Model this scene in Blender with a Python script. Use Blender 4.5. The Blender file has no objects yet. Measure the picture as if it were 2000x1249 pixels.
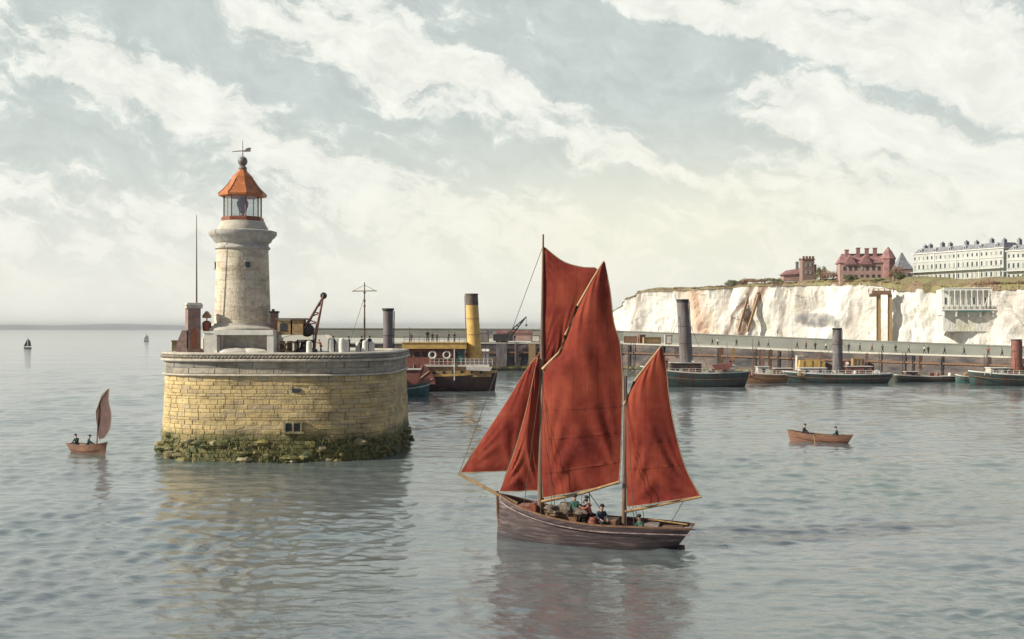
import bpy, math, random
import numpy as np
from mathutils import Vector, Matrix, noise
R = math.radians
rnd = random.Random(7)
S = bpy.context.scene
COL = S.collection

# ------------------------------------------------------------------ camera
F = 2200.0; HZ = 640.0; CH = 10.0            # focal length and horizon row in photo pixels, eye height in metres
cam = bpy.data.cameras.new('camera'); camo = bpy.data.objects.new('camera', cam); COL.objects.link(camo)
camo.location = (0, 0, CH); camo.rotation_euler = (R(90), 0, 0)
cam.sensor_width = 36; cam.lens = 36 * F / 2000; cam.shift_y = (HZ - 624.5) / 2000
cam.clip_start = 0.5; cam.clip_end = 20000
S.camera = camo
def P(px, py, D): return Vector(((px - 1000) / F * D, D, CH - (py - HZ) / F * D))

# ------------------------------------------------------------------ light
SUN_AZ = -105.0      # degrees from +Y (view direction), negative = left
SUN_EL = 30.0
sd = bpy.data.lights.new('sun', 'SUN'); sd.energy = 5.0; sd.angle = R(0.9); sd.color = (1.0, 0.93, 0.80)
so = bpy.data.objects.new('sun', sd); COL.objects.link(so)
tos = Vector((math.sin(R(SUN_AZ)) * math.cos(R(SUN_EL)), math.cos(R(SUN_AZ)) * math.cos(R(SUN_EL)), math.sin(R(SUN_EL))))
so.rotation_euler = tos.to_track_quat('Z', 'Y').to_euler()
S.view_settings.view_transform = 'Standard'; S.view_settings.look = 'None'
S.view_settings.exposure = 0.2; S.view_settings.gamma = 1.0; S.view_settings.use_curve_mapping = False

class NT:
    def __init__(s, tree): s.t = tree; s.n = tree.nodes; s.l = tree.links
    def new(s, typ, **kw):
        n = s.n.new(typ)
        for k, v in kw.items():
            if k.startswith('i_'): n.inputs[k[2:].replace('_', ' ')].default_value = v
            else: setattr(n, k, v)
        return n
    def link(s, a, b): s.l.new(a, b)
    def m(s, op, a, b=None, c=None, clamp=False):
        n = s.n.new('ShaderNodeMath'); n.operation = op; n.use_clamp = clamp
        for i, v in enumerate((a, b, c)):
            if v is None: continue
            if isinstance(v, (int, float)): n.inputs[i].default_value = v
            else: s.l.new(v, n.inputs[i])
        return n.outputs[0]
    def ramp(s, fac, stops, interp='LINEAR'):
        n = s.n.new('ShaderNodeValToRGB'); n.color_ramp.interpolation = interp
        e = n.color_ramp.elements
        while len(e) < len(stops): e.new(0.5)
        for i, (p, c) in enumerate(stops):
            e[i].position = p; e[i].color = (c[0], c[1], c[2], 1) if hasattr(c, '__len__') else (c, c, c, 1)
        s.l.new(fac, n.inputs[0]); return n.outputs[0]
    def mix(s, fac, a, b, blend='MIX'):
        n = s.n.new('ShaderNodeMix'); n.data_type = 'RGBA'; n.blend_type = blend
        for idx, v in ((0, fac), (6, a), (7, b)):
            if isinstance(v, (int, float)): n.inputs[idx].default_value = v
            elif isinstance(v, (tuple, list)): n.inputs[idx].default_value = (v[0], v[1], v[2], 1)
            else: s.l.new(v, n.inputs[idx])
        return n.outputs[2]

# ------------------------------------------------------------------ sky (world): hazy Nishita seen through broken cloud
def build_world():
    w = bpy.data.worlds.new('World'); S.world = w; w.use_nodes = True
    nt = NT(w.node_tree); nt.n.clear()
    out = nt.new('ShaderNodeOutputWorld'); bg = nt.new('ShaderNodeBackground'); bg.inputs[1].default_value = 0.1
    nt.link(bg.outputs[0], out.inputs[0])
    sky = nt.new('ShaderNodeTexSky', sky_type='NISHITA', sun_disc=False)
    sky.sun_elevation = R(SUN_EL); sky.sun_rotation = R(SUN_AZ); sky.air_density = 1.0; sky.dust_density = 3.0
    tc = nt.new('ShaderNodeTexCoord'); sp = nt.new('ShaderNodeSeparateXYZ'); nt.link(tc.outputs['Generated'], sp.inputs[0])
    x, y, z = sp.outputs
    az = nt.m('ARCTAN2', x, y); el = nt.m('ARCSINE', z)
    # cloud streaks run down to the right
    a = R(-17); ca, sa = math.cos(a), math.sin(a)
    def rot(az_, el_):
        U = nt.m('ADD', nt.m('MULTIPLY', az_, ca), nt.m('MULTIPLY', el_, sa))
        V = nt.m('ADD', nt.m('MULTIPLY', az_, -sa), nt.m('MULTIPLY', el_, ca))
        return U, V
    cmb0 = nt.new('ShaderNodeCombineXYZ'); nt.link(az, cmb0.inputs[0]); nt.link(el, cmb0.inputs[1])
    wn = nt.new('ShaderNodeTexNoise', i_Scale=11.0, i_Detail=6.0, i_Roughness=0.6); nt.link(cmb0.outputs[0], wn.inputs['Vector'])
    wsep = nt.new('ShaderNodeSeparateColor'); nt.link(wn.outputs['Color'], wsep.inputs[0])
    waz = nt.m('ADD', az, nt.m('MULTIPLY', nt.m('SUBTRACT', wsep.outputs[0], 0.5), 0.07))
    wel = nt.m('ADD', el, nt.m('MULTIPLY', nt.m('SUBTRACT', wsep.outputs[1], 0.5), 0.07))
    U, V = rot(waz, wel)
    cmb = nt.new('ShaderNodeCombineXYZ'); nt.link(nt.m('MULTIPLY', U, 3.6), cmb.inputs[0]); nt.link(nt.m('MULTIPLY', V, 7.0), cmb.inputs[1])
    n1 = nt.new('ShaderNodeTexNoise', i_Scale=2.2, i_Detail=9.0, i_Roughness=0.6); nt.link(cmb.outputs[0], n1.inputs['Vector'])
    n2 = nt.new('ShaderNodeTexNoise', i_Scale=7.5, i_Detail=8.0, i_Roughness=0.62); nt.link(cmb.outputs[0], n2.inputs['Vector'])
    tot = nt.m('ADD', nt.m('MULTIPLY', nt.m('SUBTRACT', n1.outputs[0], 0.5), 1.9), nt.m('MULTIPLY', nt.m('SUBTRACT', n2.outputs[0], 0.5), 1.9))
    tot = nt.m('ADD', tot, -0.05)
    B = [  # x, y, half-length, half-height (photo pixels), weight ; + cloud, - clear
        (1180, 150, 330, 75, -1.0), (1400, 290, 190, 62, -0.9), (1010, 320, 150, 38, -0.6), (420, 105, 330, 30, -0.55),
        (120, 215, 130, 60, -0.6), (640, 265, 230, 38, -0.6), (1760, 195, 300, 24, -1.3), (1380, 70, 260, 30, -0.9), (1330, 380, 190, 26, -0.6), (330, 30, 120, 30, -0.7), (450, 400, 330, 26, -0.35),
        (840, 110, 170, 42, 0.9), (1650, 120, 200, 55, 1.2), (1880, 110, 60, 50, 0.5), (1800, 270, 300, 66, 1.1), (330, 180, 260, 48, 0.6), (1260, 320, 170, 30, 0.7),
        (780, 375, 260, 40, 0.6), (1330, 15, 240, 22, 0.9), (1030, 185, 120, 20, 0.8), (500, 20, 200, 28, 0.5), (1500, 240, 90, 22, 0.4), (1900, 60, 200, 60, 0.4), (1700, 400, 500, 70, 0.6)]
    for (bx, by, hw, hh, wgt) in B:
        u0 = math.atan((bx - 1000) / F); v0 = math.atan((HZ - by) / F * math.cos(u0))
        U0 = u0 * ca + v0 * sa; V0 = -u0 * sa + v0 * ca
        du = nt.m('MULTIPLY', nt.m('SUBTRACT', U, U0), F / hw); dv = nt.m('MULTIPLY', nt.m('SUBTRACT', V, V0), F / hh)
        r2 = nt.m('ADD', nt.m('MULTIPLY', du, du), nt.m('MULTIPLY', dv, dv))
        g = nt.m('MULTIPLY', nt.m('EXPONENT', nt.m('MULTIPLY', r2, -0.7)), wgt * 0.75)
        tot = nt.m('ADD', tot, g)
    cov = nt.m('MULTIPLY_ADD', tot, 0.9, 0.5)
    k = 10.0
    clear = nt.mix(0.92, sky.outputs[0], (0.555 * k, 0.61 * k, 0.58 * k))
    wht = (0.80 * k, 0.81 * k, 0.75 * k); mid = (0.57 * k, 0.64 * k, 0.62 * k)
    f1 = nt.ramp(cov, [(0.28, 0.0), (0.45, 0.34), (0.52, 0.66), (0.62, 0.88), (0.85, 1.0)])
    c = nt.mix(f1, clear, wht)
    # mottling inside the cloud
    mot = nt.ramp(n2.outputs[0], [(0.35, 0.90), (0.65, 1.05)])
    c = nt.mix(1.0, c, mot, 'MULTIPLY')
    # milky lower sky
    low = nt.ramp(el, [(0.0, 1.0), (0.04, 0.9), (0.085, 0.55), (0.13, 0.2), (0.20, 0.0)])
    lown = nt.m('MULTIPLY', low, nt.m('MULTIPLY_ADD', n1.outputs[0], 0.6, 0.65), clamp=True)
    c = nt.mix(lown, c, (0.80 * k, 0.79 * k, 0.715 * k))
    # the sky overhead and away from the sun is clear and deeper
    gu = nt.m('MULTIPLY', nt.m('SUBTRACT', az, math.atan(300 / F)), F / 420); gv = nt.m('MULTIPLY', nt.m('SUBTRACT', el, 190 / F), F / 110)
    glow = nt.m('EXPONENT', nt.m('MULTIPLY', nt.m('ADD', nt.m('MULTIPLY', gu, gu), nt.m('MULTIPLY', gv, gv)), -0.7))
    c = nt.mix(nt.m('MULTIPLY', glow, 0.6), c, (0.85 * k, 0.83 * k, 0.66 * k))
    up = nt.ramp(z, [(0.0, 0.0), (0.42, 0.0), (0.75, 1.0)])
    c = nt.mix(up, c, (0.20 * k, 0.27 * k, 0.34 * k))
    away = nt.m('MAXIMUM', nt.ramp(x, [(0.55, 0.0), (0.85, 1.0)]), nt.ramp(nt.m('MULTIPLY', y, -1.0), [(0.0, 0.0), (0.45, 1.0)]))
    c = nt.mix(nt.m('MULTIPLY', away, 0.9), c, (0.215 * k, 0.22 * k, 0.29 * k))
    nt.link(c, bg.inputs[0])
build_world()

# ------------------------------------------------------------------ materials
def principled(name):
    m = bpy.data.materials.new(name); m.use_nodes = True
    nt = NT(m.node_tree); b = nt.n['Principled BSDF']; return m, nt, b
def mat(name, col, rough=0.7, var=0.25, scale=2.0, bump=0.2, bscale=None, metal=0.0, stretch=(1, 1, 1), col2=None, dist=0.05, detail=6.0):
    m, nt, b = principled(name)
    tc = nt.new('ShaderNodeTexCoord'); mp = nt.new('ShaderNodeMapping'); mp.inputs['Scale'].default_value = stretch
    nt.link(tc.outputs['Object'], mp.inputs[0])
    n = nt.new('ShaderNodeTexNoise', i_Scale=scale, i_Detail=detail, i_Roughness=0.65); nt.link(mp.outputs[0], n.inputs['Vector'])
    if col2 is None: col2 = tuple(c * (1 - var) for c in col); col = tuple(min(1, c * (1 + var * 0.6)) for c in col)
    c = nt.ramp(n.outputs[0], [(0.36, col2), (0.64, col)])
    nt.link(c, b.inputs['Base Color'])
    b.inputs['Roughness'].default_value = rough; b.inputs['Metallic'].default_value = metal
    if bump:
        n2 = nt.new('ShaderNodeTexNoise', i_Scale=bscale or scale * 5, i_Detail=5.0); nt.link(mp.outputs[0], n2.inputs['Vector'])
        bp = nt.new('ShaderNodeBump'); bp.inputs['Strength'].default_value = bump; bp.inputs['Distance'].default_value = dist
        nt.link(n2.outputs[0], bp.inputs['Height']); nt.link(bp.outputs[0], b.inputs['Normal'])
    return m

M = {}
def stone_mat(name, cols, attr='tint', zstain=None):
    """masonry: colour picked per block from the 'tint' attribute, with weathering streaks"""
    m, nt, b = principled(name)
    at = nt.new('ShaderNodeAttribute', attribute_name=attr)
    c = nt.ramp(at.outputs['Fac'], [(i / (len(cols) - 1), cc) for i, cc in enumerate(cols)])
    tc = nt.new('ShaderNodeTexCoord'); mp = nt.new('ShaderNodeMapping'); mp.inputs['Scale'].default_value = (0.5, 0.5, 1.6)
    nt.link(tc.outputs['Object'], mp.inputs[0])
    n = nt.new('ShaderNodeTexNoise', i_Scale=0.8, i_Detail=9.0, i_Roughness=0.7); nt.link(mp.outputs[0], n.inputs['Vector'])
    c = nt.mix(1.0, c, nt.ramp(n.outputs[0], [(0.33, (0.55, 0.52, 0.46)), (0.47, (0.95, 0.93, 0.9)), (0.66, (1.22, 1.2, 1.15))]), 'MULTIPLY')
    n3 = nt.new('ShaderNodeTexNoise', i_Scale=3.0, i_Detail=6.0); nt.link(tc.outputs['Object'], n3.inputs['Vector'])
    c = nt.mix(nt.ramp(n3.outputs[0], [(0.56, 0.0), (0.7, 0.55)]), c, (0.20, 0.15, 0.09))
    mp4 = nt.new('ShaderNodeMapping'); mp4.inputs['Scale'].default_value = (0.22, 0.22, 1.3); nt.link(tc.outputs['Object'], mp4.inputs[0])
    n4 = nt.new('ShaderNodeTexNoise', i_Scale=1.4, i_Detail=8.0, i_Roughness=0.7); nt.link(mp4.outputs[0], n4.inputs['Vector'])
    c = nt.mix(nt.ramp(n4.outputs[0], [(0.5, 0.0), (0.62, 0.6)]), c, tuple(q * 0.62 + 0.05 for q in cols[-1]))
    c = nt.mix(nt.ramp(n4.outputs[0], [(0.34, 0.5), (0.45, 0.0)]), c, tuple(min(1, q * 1.1 + 0.05) for q in cols[1]))
    mp5 = nt.new('ShaderNodeMapping'); mp5.inputs['Scale'].default_value = (1.1, 1.1, 0.10); nt.link(tc.outputs['Object'], mp5.inputs[0])
    n5 = nt.new('ShaderNodeTexNoise', i_Scale=1.6, i_Detail=6.0, i_Roughness=0.65); nt.link(mp5.outputs[0], n5.inputs['Vector'])
    c = nt.mix(nt.ramp(n5.outputs[0], [(0.54, 0.0), (0.68, 0.45)]), c, (0.17, 0.14, 0.10))
    if zstain:
        sp = nt.new('ShaderNodeSeparateXYZ'); nt.link(tc.outputs['Object'], sp.inputs[0])
        zz = nt.m('ADD', sp.outputs[2], nt.m('MULTIPLY', nt.m('SUBTRACT', n.outputs[0], 0.5), 2.6))
        f = nt.ramp(nt.m('DIVIDE', zz, 4.0), [(zstain[0] / 4.0, 1.0), (zstain[1] / 4.0, 0.0)])
        wc = nt.ramp(n3.outputs[0], [(0.35, (0.035, 0.05, 0.02)), (0.55, (0.14, 0.13, 0.04)), (0.7, (0.25, 0.2, 0.09))])
        c = nt.mix(f, c, wc)
    nt.link(c, b.inputs['Base Color']); b.inputs['Roughness'].default_value = 0.85
    n2 = nt.new('ShaderNodeTexNoise', i_Scale=7.0, i_Detail=6.0); nt.link(tc.outputs['Object'], n2.inputs['Vector'])
    bp = nt.new('ShaderNodeBump'); bp.inputs['Strength'].default_value = 0.6; bp.inputs['Distance'].default_value = 0.06
    nt.link(n2.outputs[0], bp.inputs['Height']); nt.link(bp.outputs[0], b.inputs['Normal'])
    return m
M['pier_stone'] = stone_mat('ochre_masonry', [(0.50, 0.38, 0.18), (0.58, 0.45, 0.21), (0.64, 0.51, 0.25), (0.55, 0.41, 0.19), (0.47, 0.38, 0.24)], zstain=(1.6, 2.5))
M['band_stone'] = stone_mat('grey_masonry', [(0.34, 0.31, 0.24), (0.44, 0.40, 0.31), (0.27, 0.26, 0.23)])
M['coping'] = mat('pale_coping_stone', (0.52, 0.47, 0.38), 0.8, 0.25, 1.5, 0.3)
M['paving'] = mat('pier_paving', (0.45, 0.41, 0.33), 0.85, 0.25, 1.0, 0.3)
M['tower_stone'] = stone_mat('tower_ashlar', [(0.62, 0.56, 0.44), (0.65, 0.59, 0.47), (0.63, 0.54, 0.40)])
M['plinth'] = mat('tower_plinth_stone', (0.52, 0.48, 0.39), 0.8, 0.2, 1.4, 0.2)
M['cornice'] = mat('grey_cornice_stone', (0.48, 0.45, 0.40), 0.8, 0.25, 2.0, 0.2)
M['white'] = mat('whitewash', (0.70, 0.69, 0.62), 0.7, 0.14, 2.0, 0.1)
M['orange_roof'] = mat('orange_copper_roof', (0.50, 0.165, 0.05), 0.5, 0.3, 3.0, 0.15)
M['red_iron'] = mat('dull_red_iron', (0.26, 0.085, 0.045), 0.5, 0.3, 4.0, 0.1)
M['dark_iron'] = mat('dark_iron', (0.045, 0.04, 0.04), 0.55, 0.3, 4.0, 0.1)
M['grey_iron'] = mat('grey_painted_iron', (0.20, 0.20, 0.20), 0.6, 0.3, 1.6, 0.2, col2=(0.13, 0.085, 0.075), stretch=(1, 1, 0.22))
M['bronze'] = mat('weathered_ball', (0.22, 0.19, 0.17), 0.5, 0.3, 4.0, 0.1)
M['brick'] = mat('plum_brick', (0.27, 0.18, 0.155), 0.85, 0.35, 3.0, 0.4)
M['brown'] = mat('brown_timber', (0.20, 0.11, 0.06), 0.75, 0.35, 3.0, 0.3)
M['tan'] = mat('tan_timber', (0.38, 0.25, 0.12), 0.75, 0.35, 3.0, 0.3)
M['spar'] = mat('varnished_spar', (0.36, 0.22, 0.09), 0.45, 0.35, 3.0, 0.1, stretch=(1, 1, 0.2))
M['mast'] = mat('weathered_mast', (0.17, 0.10, 0.065), 0.6, 0.4, 3.0, 0.2, stretch=(1, 1, 0.2))
M['rope'] = mat('hemp_rope', (0.30, 0.24, 0.15), 0.9, 0.2, 6.0, 0.0)
M['dark_rope'] = mat('tarred_rope', (0.10, 0.08, 0.06), 0.9, 0.2, 6.0, 0.0)
M['strake_paint'] = mat('worn_pink_paint', (0.42, 0.34, 0.30), 0.6, 0.5, 3.0, 0.1, col2=(0.16, 0.10, 0.095))
M['lug_deck'] = mat('worn_deck_planks', (0.20, 0.12, 0.075), 0.8, 0.45, 3.0, 0.3, stretch=(0.4, 3, 1))
M['black_hull'] = mat('tarred_hull', (0.045, 0.032, 0.035), 0.6, 0.4, 0.9, 0.3, col2=(0.09, 0.05, 0.035), stretch=(1.4, 1, 0.35))
M['teal_hull'] = mat('teal_hull_paint', (0.045, 0.105, 0.10), 0.65, 0.35, 0.9, 0.3, col2=(0.075, 0.045, 0.035), stretch=(1.4, 1, 0.35))
M['brown_hull'] = mat('russet_hull_paint', (0.22, 0.11, 0.065), 0.55, 0.35, 1.5, 0.2)
M['orange_hull'] = mat('orange_varnished_planks', (0.24, 0.12, 0.075), 0.5, 0.35, 3.0, 0.3, stretch=(0.4, 1, 4))
M['ochre'] = mat('yellow_ochre_paint', (0.62, 0.40, 0.12), 0.5, 0.22, 1.2, 0.1)
M['yellow'] = mat('buff_funnel_paint', (0.66, 0.43, 0.13), 0.45, 0.2, 1.0, 0.1)
M['umber'] = mat('umber_funnel_top', (0.13, 0.10, 0.075), 0.6, 0.3, 2.0, 0.1)
M['redbrown'] = mat('red_brown_paint', (0.24, 0.095, 0.07), 0.55, 0.3, 1.2, 0.1)
M['ivory'] = mat('ivory_paint', (0.62, 0.58, 0.50), 0.5, 0.15, 1.2, 0.1)
M['green'] = mat('sea_green_paint', (0.055, 0.14, 0.125), 0.5, 0.3, 1.2, 0.1)
M['glass_dark'] = mat('dark_window_glass', (0.05, 0.06, 0.065), 0.15, 0.3, 0.5, 0.0)
M['blind'] = mat('drawn_blind', (0.30, 0.29, 0.25), 0.6, 0.3, 0.8, 0.0)
M['skin'] = mat('skin', (0.48, 0.27, 0.18), 0.6, 0.1, 6.0, 0.0)
M['navy'] = mat('navy_wool', (0.035, 0.055, 0.075), 0.9, 0.3, 8.0, 0.0)
M['seagreen'] = mat('green_wool', (0.03, 0.10, 0.075), 0.9, 0.3, 8.0, 0.0)
M['slate_cloth'] = mat('slate_smock', (0.17, 0.22, 0.24), 0.9, 0.3, 8.0, 0.0)
M['rust_cloth'] = mat('rust_smock', (0.30, 0.10, 0.06), 0.9, 0.3, 8.0, 0.0)
M['black_cloth'] = mat('black_cloth', (0.025, 0.025, 0.03), 0.9, 0.3, 8.0, 0.0)
M['pale_cloth'] = mat('pale_dress', (0.62, 0.60, 0.55), 0.9, 0.1, 8.0, 0.0)
M['slate_roof'] = mat('slate_roof', (0.23, 0.23, 0.25), 0.7, 0.3, 0.8, 0.2)
M['stucco'] = mat('cream_stucco', (0.46, 0.47, 0.435), 0.8, 0.15, 0.3, 0.1)
M['redbrick'] = mat('red_brick_house', (0.31, 0.16, 0.15), 0.85, 0.35, 0.6, 0.2)
M['pinkwall'] = mat('pink_brick_wall', (0.42, 0.27, 0.23), 0.85, 0.25, 0.5, 0.2)
M['quay_stone'] = mat('dark_quay_masonry', (0.20, 0.155, 0.13), 0.85, 0.45, 0.12, 0.6, bscale=1.5, stretch=(1, 1, 3), col2=(0.045, 0.045, 0.05), dist=0.3)
M['promenade'] = mat('promenade_paving', (0.50, 0.48, 0.40), 0.85, 0.2, 0.15, 0.1)
M['parapet'] = mat('grey_parapet_render', (0.20, 0.205, 0.18), 0.85, 0.2, 0.12, 0.2, stretch=(1, 1, 3))
M['rock'] = mat('barnacled_rock', (0.42, 0.35, 0.20), 0.9, 0.6, 1.1, 0.7, bscale=6, col2=(0.13, 0.12, 0.05), dist=0.12)
M['weed'] = mat('bladderwrack', (0.24, 0.19, 0.045), 0.7, 0.5, 0.7, 0.6, bscale=6, col2=(0.04, 0.075, 0.035), dist=0.1)
M['leaf'] = mat('shrub_leaves', (0.16, 0.17, 0.07), 0.7, 0.4, 0.5, 0.0)
M['leaf_rust'] = mat('russet_shrub_leaves', (0.30, 0.18, 0.10), 0.7, 0.4, 0.5, 0.0)
M['wood_trunk'] = mat('shrub_bark', (0.10, 0.07, 0.05), 0.9, 0.3, 2.0, 0.2)
M['lead'] = mat('lead_glazing_bar', (0.25, 0.20, 0.18), 0.5, 0.2, 3.0, 0.0)

def mk_sail():
    m, nt, b = principled('tanned_sailcloth')
    tc = nt.new('ShaderNodeTexCoord')
    n = nt.new('ShaderNodeTexNoise', i_Scale=0.32, i_Detail=7.0, i_Roughness=0.6); nt.link(tc.outputs['Object'], n.inputs['Vector'])
    c = nt.ramp(n.outputs[0], [(0.30, (0.19, 0.030, 0.026)), (0.47, (0.31, 0.052, 0.036)), (0.66, (0.47, 0.11, 0.060))])
    # cloth panels: vertical seams
    sp = nt.new('ShaderNodeSeparateXYZ'); nt.link(tc.outputs['Object'], sp.inputs[0])
    fr = nt.m('FRACT', nt.m('DIVIDE', sp.outputs[0], 0.55))
    seam = nt.m('LESS_THAN', fr, 0.045)
    c = nt.mix(nt.m('MULTIPLY', seam, 0.4), c, (0.12, 0.02, 0.015))
    n2 = nt.new('ShaderNodeTexNoise', i_Scale=4.0, i_Detail=6.0); nt.link(tc.outputs['Object'], n2.inputs['Vector'])
    c = nt.mix(nt.ramp(n2.outputs[0], [(0.4, 0.0), (0.75, 0.28)]), c, (0.40, 0.14, 0.09))
    nt.link(c, b.inputs['Base Color']); b.inputs['Roughness'].default_value = 0.9; b.inputs['Specular IOR Level'].default_value = 0.15
    tr = nt.new('ShaderNodeBsdfTranslucent'); nt.link(c, tr.inputs[0])
    ms = nt.new('ShaderNodeMixShader'); ms.inputs[0].default_value = 0.42
    nt.link(b.outputs[0], ms.inputs[1]); nt.link(tr.outputs[0], ms.inputs[2])
    mp = nt.new('ShaderNodeMapping'); mp.inputs['Scale'].default_value = (1.0, 1, 0.5); nt.link(tc.outputs['Object'], mp.inputs[0])
    n3 = nt.new('ShaderNodeTexNoise', i_Scale=1.3, i_Detail=4.0, i_Distortion=0.6); nt.link(mp.outputs[0], n3.inputs['Vector'])
    bp = nt.new('ShaderNodeBump'); bp.inputs['Strength'].default_value = 0.22; bp.inputs['Distance'].default_value = 0.2
    nt.link(n3.outputs[0], bp.inputs['Height']); nt.link(bp.outputs[0], b.inputs['Normal'])
    nt.link(ms.outputs[0], nt.n['Material Output'].inputs[0])
    return m
M['sail'] = mk_sail()

def mk_hull():
    m, nt, b = principled('worn_plum_planking')
    tc = nt.new('ShaderNodeTexCoord')
    at = nt.new('ShaderNodeAttribute', attribute_name='strake')
    mp = nt.new('ShaderNodeMapping'); mp.inputs['Scale'].default_value = (0.5, 1, 5); nt.link(tc.outputs['Object'], mp.inputs[0])
    n = nt.new('ShaderNodeTexNoise', i_Scale=1.6, i_Detail=9.0, i_Roughness=0.7); nt.link(mp.outputs[0], n.inputs['Vector'])
    c = nt.ramp(n.outputs[0], [(0.33, (0.035, 0.025, 0.027)), (0.5, (0.085, 0.058, 0.058)), (0.6, (0.15, 0.11, 0.105)), (0.7, (0.36, 0.30, 0.27))])
    # low strakes near the water are tarred
    low = nt.ramp(at.outputs['Fac'], [(0.0, 1.0), (0.30, 0.85), (0.5, 0.0)])
    c = nt.mix(low, c, (0.035, 0.032, 0.04))
    fr = nt.m('FRACT', nt.m('MULTIPLY', at.outputs['Fac'], 10.0))
    c = nt.mix(nt.m('MULTIPLY', nt.m('LESS_THAN', fr, 0.12), 0.7), c, (0.03, 0.02, 0.02))
    nt.link(c, b.inputs['Base Color']); b.inputs['Roughness'].default_value = 0.5
    bp = nt.new('ShaderNodeBump'); bp.inputs['Strength'].default_value = 0.6; bp.inputs['Distance'].default_value = 0.04
    nt.link(nt.m('ADD', nt.m('MINIMUM', fr, 0.25), nt.m('MULTIPLY', n.outputs[0], 0.5)), bp.inputs['Height']); nt.link(bp.outputs[0], b.inputs['Normal'])
    return m
M['lug_hull'] = mk_hull()

def mk_chalk():
    m, nt, b = principled('chalk_cliff')
    tc = nt.new('ShaderNodeTexCoord')
    mp = nt.new('ShaderNodeMapping'); mp.inputs['Scale'].default_value = (1, 1, 0.45); nt.link(tc.outputs['Object'], mp.inputs[0])
    n = nt.new('ShaderNodeTexNoise', i_Scale=0.055, i_Detail=10.0, i_Roughness=0.66, i_Distortion=0.4); nt.link(mp.outputs[0], n.inputs['Vector'])
    c = nt.ramp(n.outputs[0], [(0.36, (0.45, 0.41, 0.36)), (0.45, (0.62, 0.59, 0.53)), (0.56, (0.72, 0.70, 0.64))])
    n2 = nt.new('ShaderNodeTexNoise', i_Scale=0.09, i_Detail=8.0, i_Roughness=0.7); nt.link(tc.outputs['Object'], n2.inputs['Vector'])
    c = nt.mix(nt.ramp(n2.outputs[0], [(0.55, 0.0), (0.68, 0.55)]), c, (0.46, 0.45, 0.20))
    sp = nt.new('ShaderNodeSeparateXYZ'); nt.link(tc.outputs['Object'], sp.inputs[0])
    lay = nt.m('FRACT', nt.m('ADD', nt.m('DIVIDE', sp.outputs[2], 2.7), nt.m('MULTIPLY', n2.outputs[0], 2.2)))
    c = nt.mix(nt.m('MULTIPLY', nt.m('LESS_THAN', lay, 0.10), nt.ramp(n.outputs[0], [(0.42, 0.30), (0.56, 0.0)])), c, (0.33, 0.31, 0.28))
    mc = nt.new('ShaderNodeMapping'); mc.inputs['Scale'].default_value = (0.5, 0.5, 0.06); nt.link(tc.outputs['Object'], mc.inputs[0])
    nc = nt.new('ShaderNodeTexNoise', i_Scale=0.55, i_Detail=7.0, i_Roughness=0.7, i_Distortion=0.8); nt.link(mc.outputs[0], nc.inputs['Vector'])
    c = nt.mix(nt.ramp(nc.outputs[0], [(0.33, 0.6), (0.41, 0.0)]), c, (0.36, 0.33, 0.30))
    c = nt.mix(nt.ramp(nc.outputs[0], [(0.60, 0.0), (0.7, 0.45)]), c, (0.58, 0.42, 0.32))
    at = nt.new('ShaderNodeAttribute', attribute_name='stain')
    c = nt.mix(at.outputs['Fac'], c, (0.62, 0.46, 0.34))
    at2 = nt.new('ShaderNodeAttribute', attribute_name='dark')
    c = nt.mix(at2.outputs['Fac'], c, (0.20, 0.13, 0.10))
    nt.link(c, b.inputs['Base Color']); b.inputs['Roughness'].default_value = 0.95; b.inputs['Specular IOR Level'].default_value = 0.1
    n3 = nt.new('ShaderNodeTexNoise', i_Scale=0.5, i_Detail=8.0, i_Roughness=0.7); nt.link(mp.outputs[0], n3.inputs['Vector'])
    bp = nt.new('ShaderNodeBump'); bp.inputs['Strength'].default_value = 0.8; bp.inputs['Distance'].default_value = 1.2
    nt.link(n3.outputs[0], bp.inputs['Height']); nt.link(bp.outputs[0], b.inputs['Normal'])
    return m
M['chalk'] = mk_chalk()
M['turf'] = mat('clifftop_turf', (0.25, 0.25, 0.10), 0.95, 0.4, 0.22, 0.9, bscale=1.5, col2=(0.25, 0.17, 0.11), dist=0.8, stretch=(1, 0.5, 1))
M['headland'] = mat('far_headland', (0.30, 0.31, 0.33), 1.0, 0.1, 0.002, 0.0)

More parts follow.
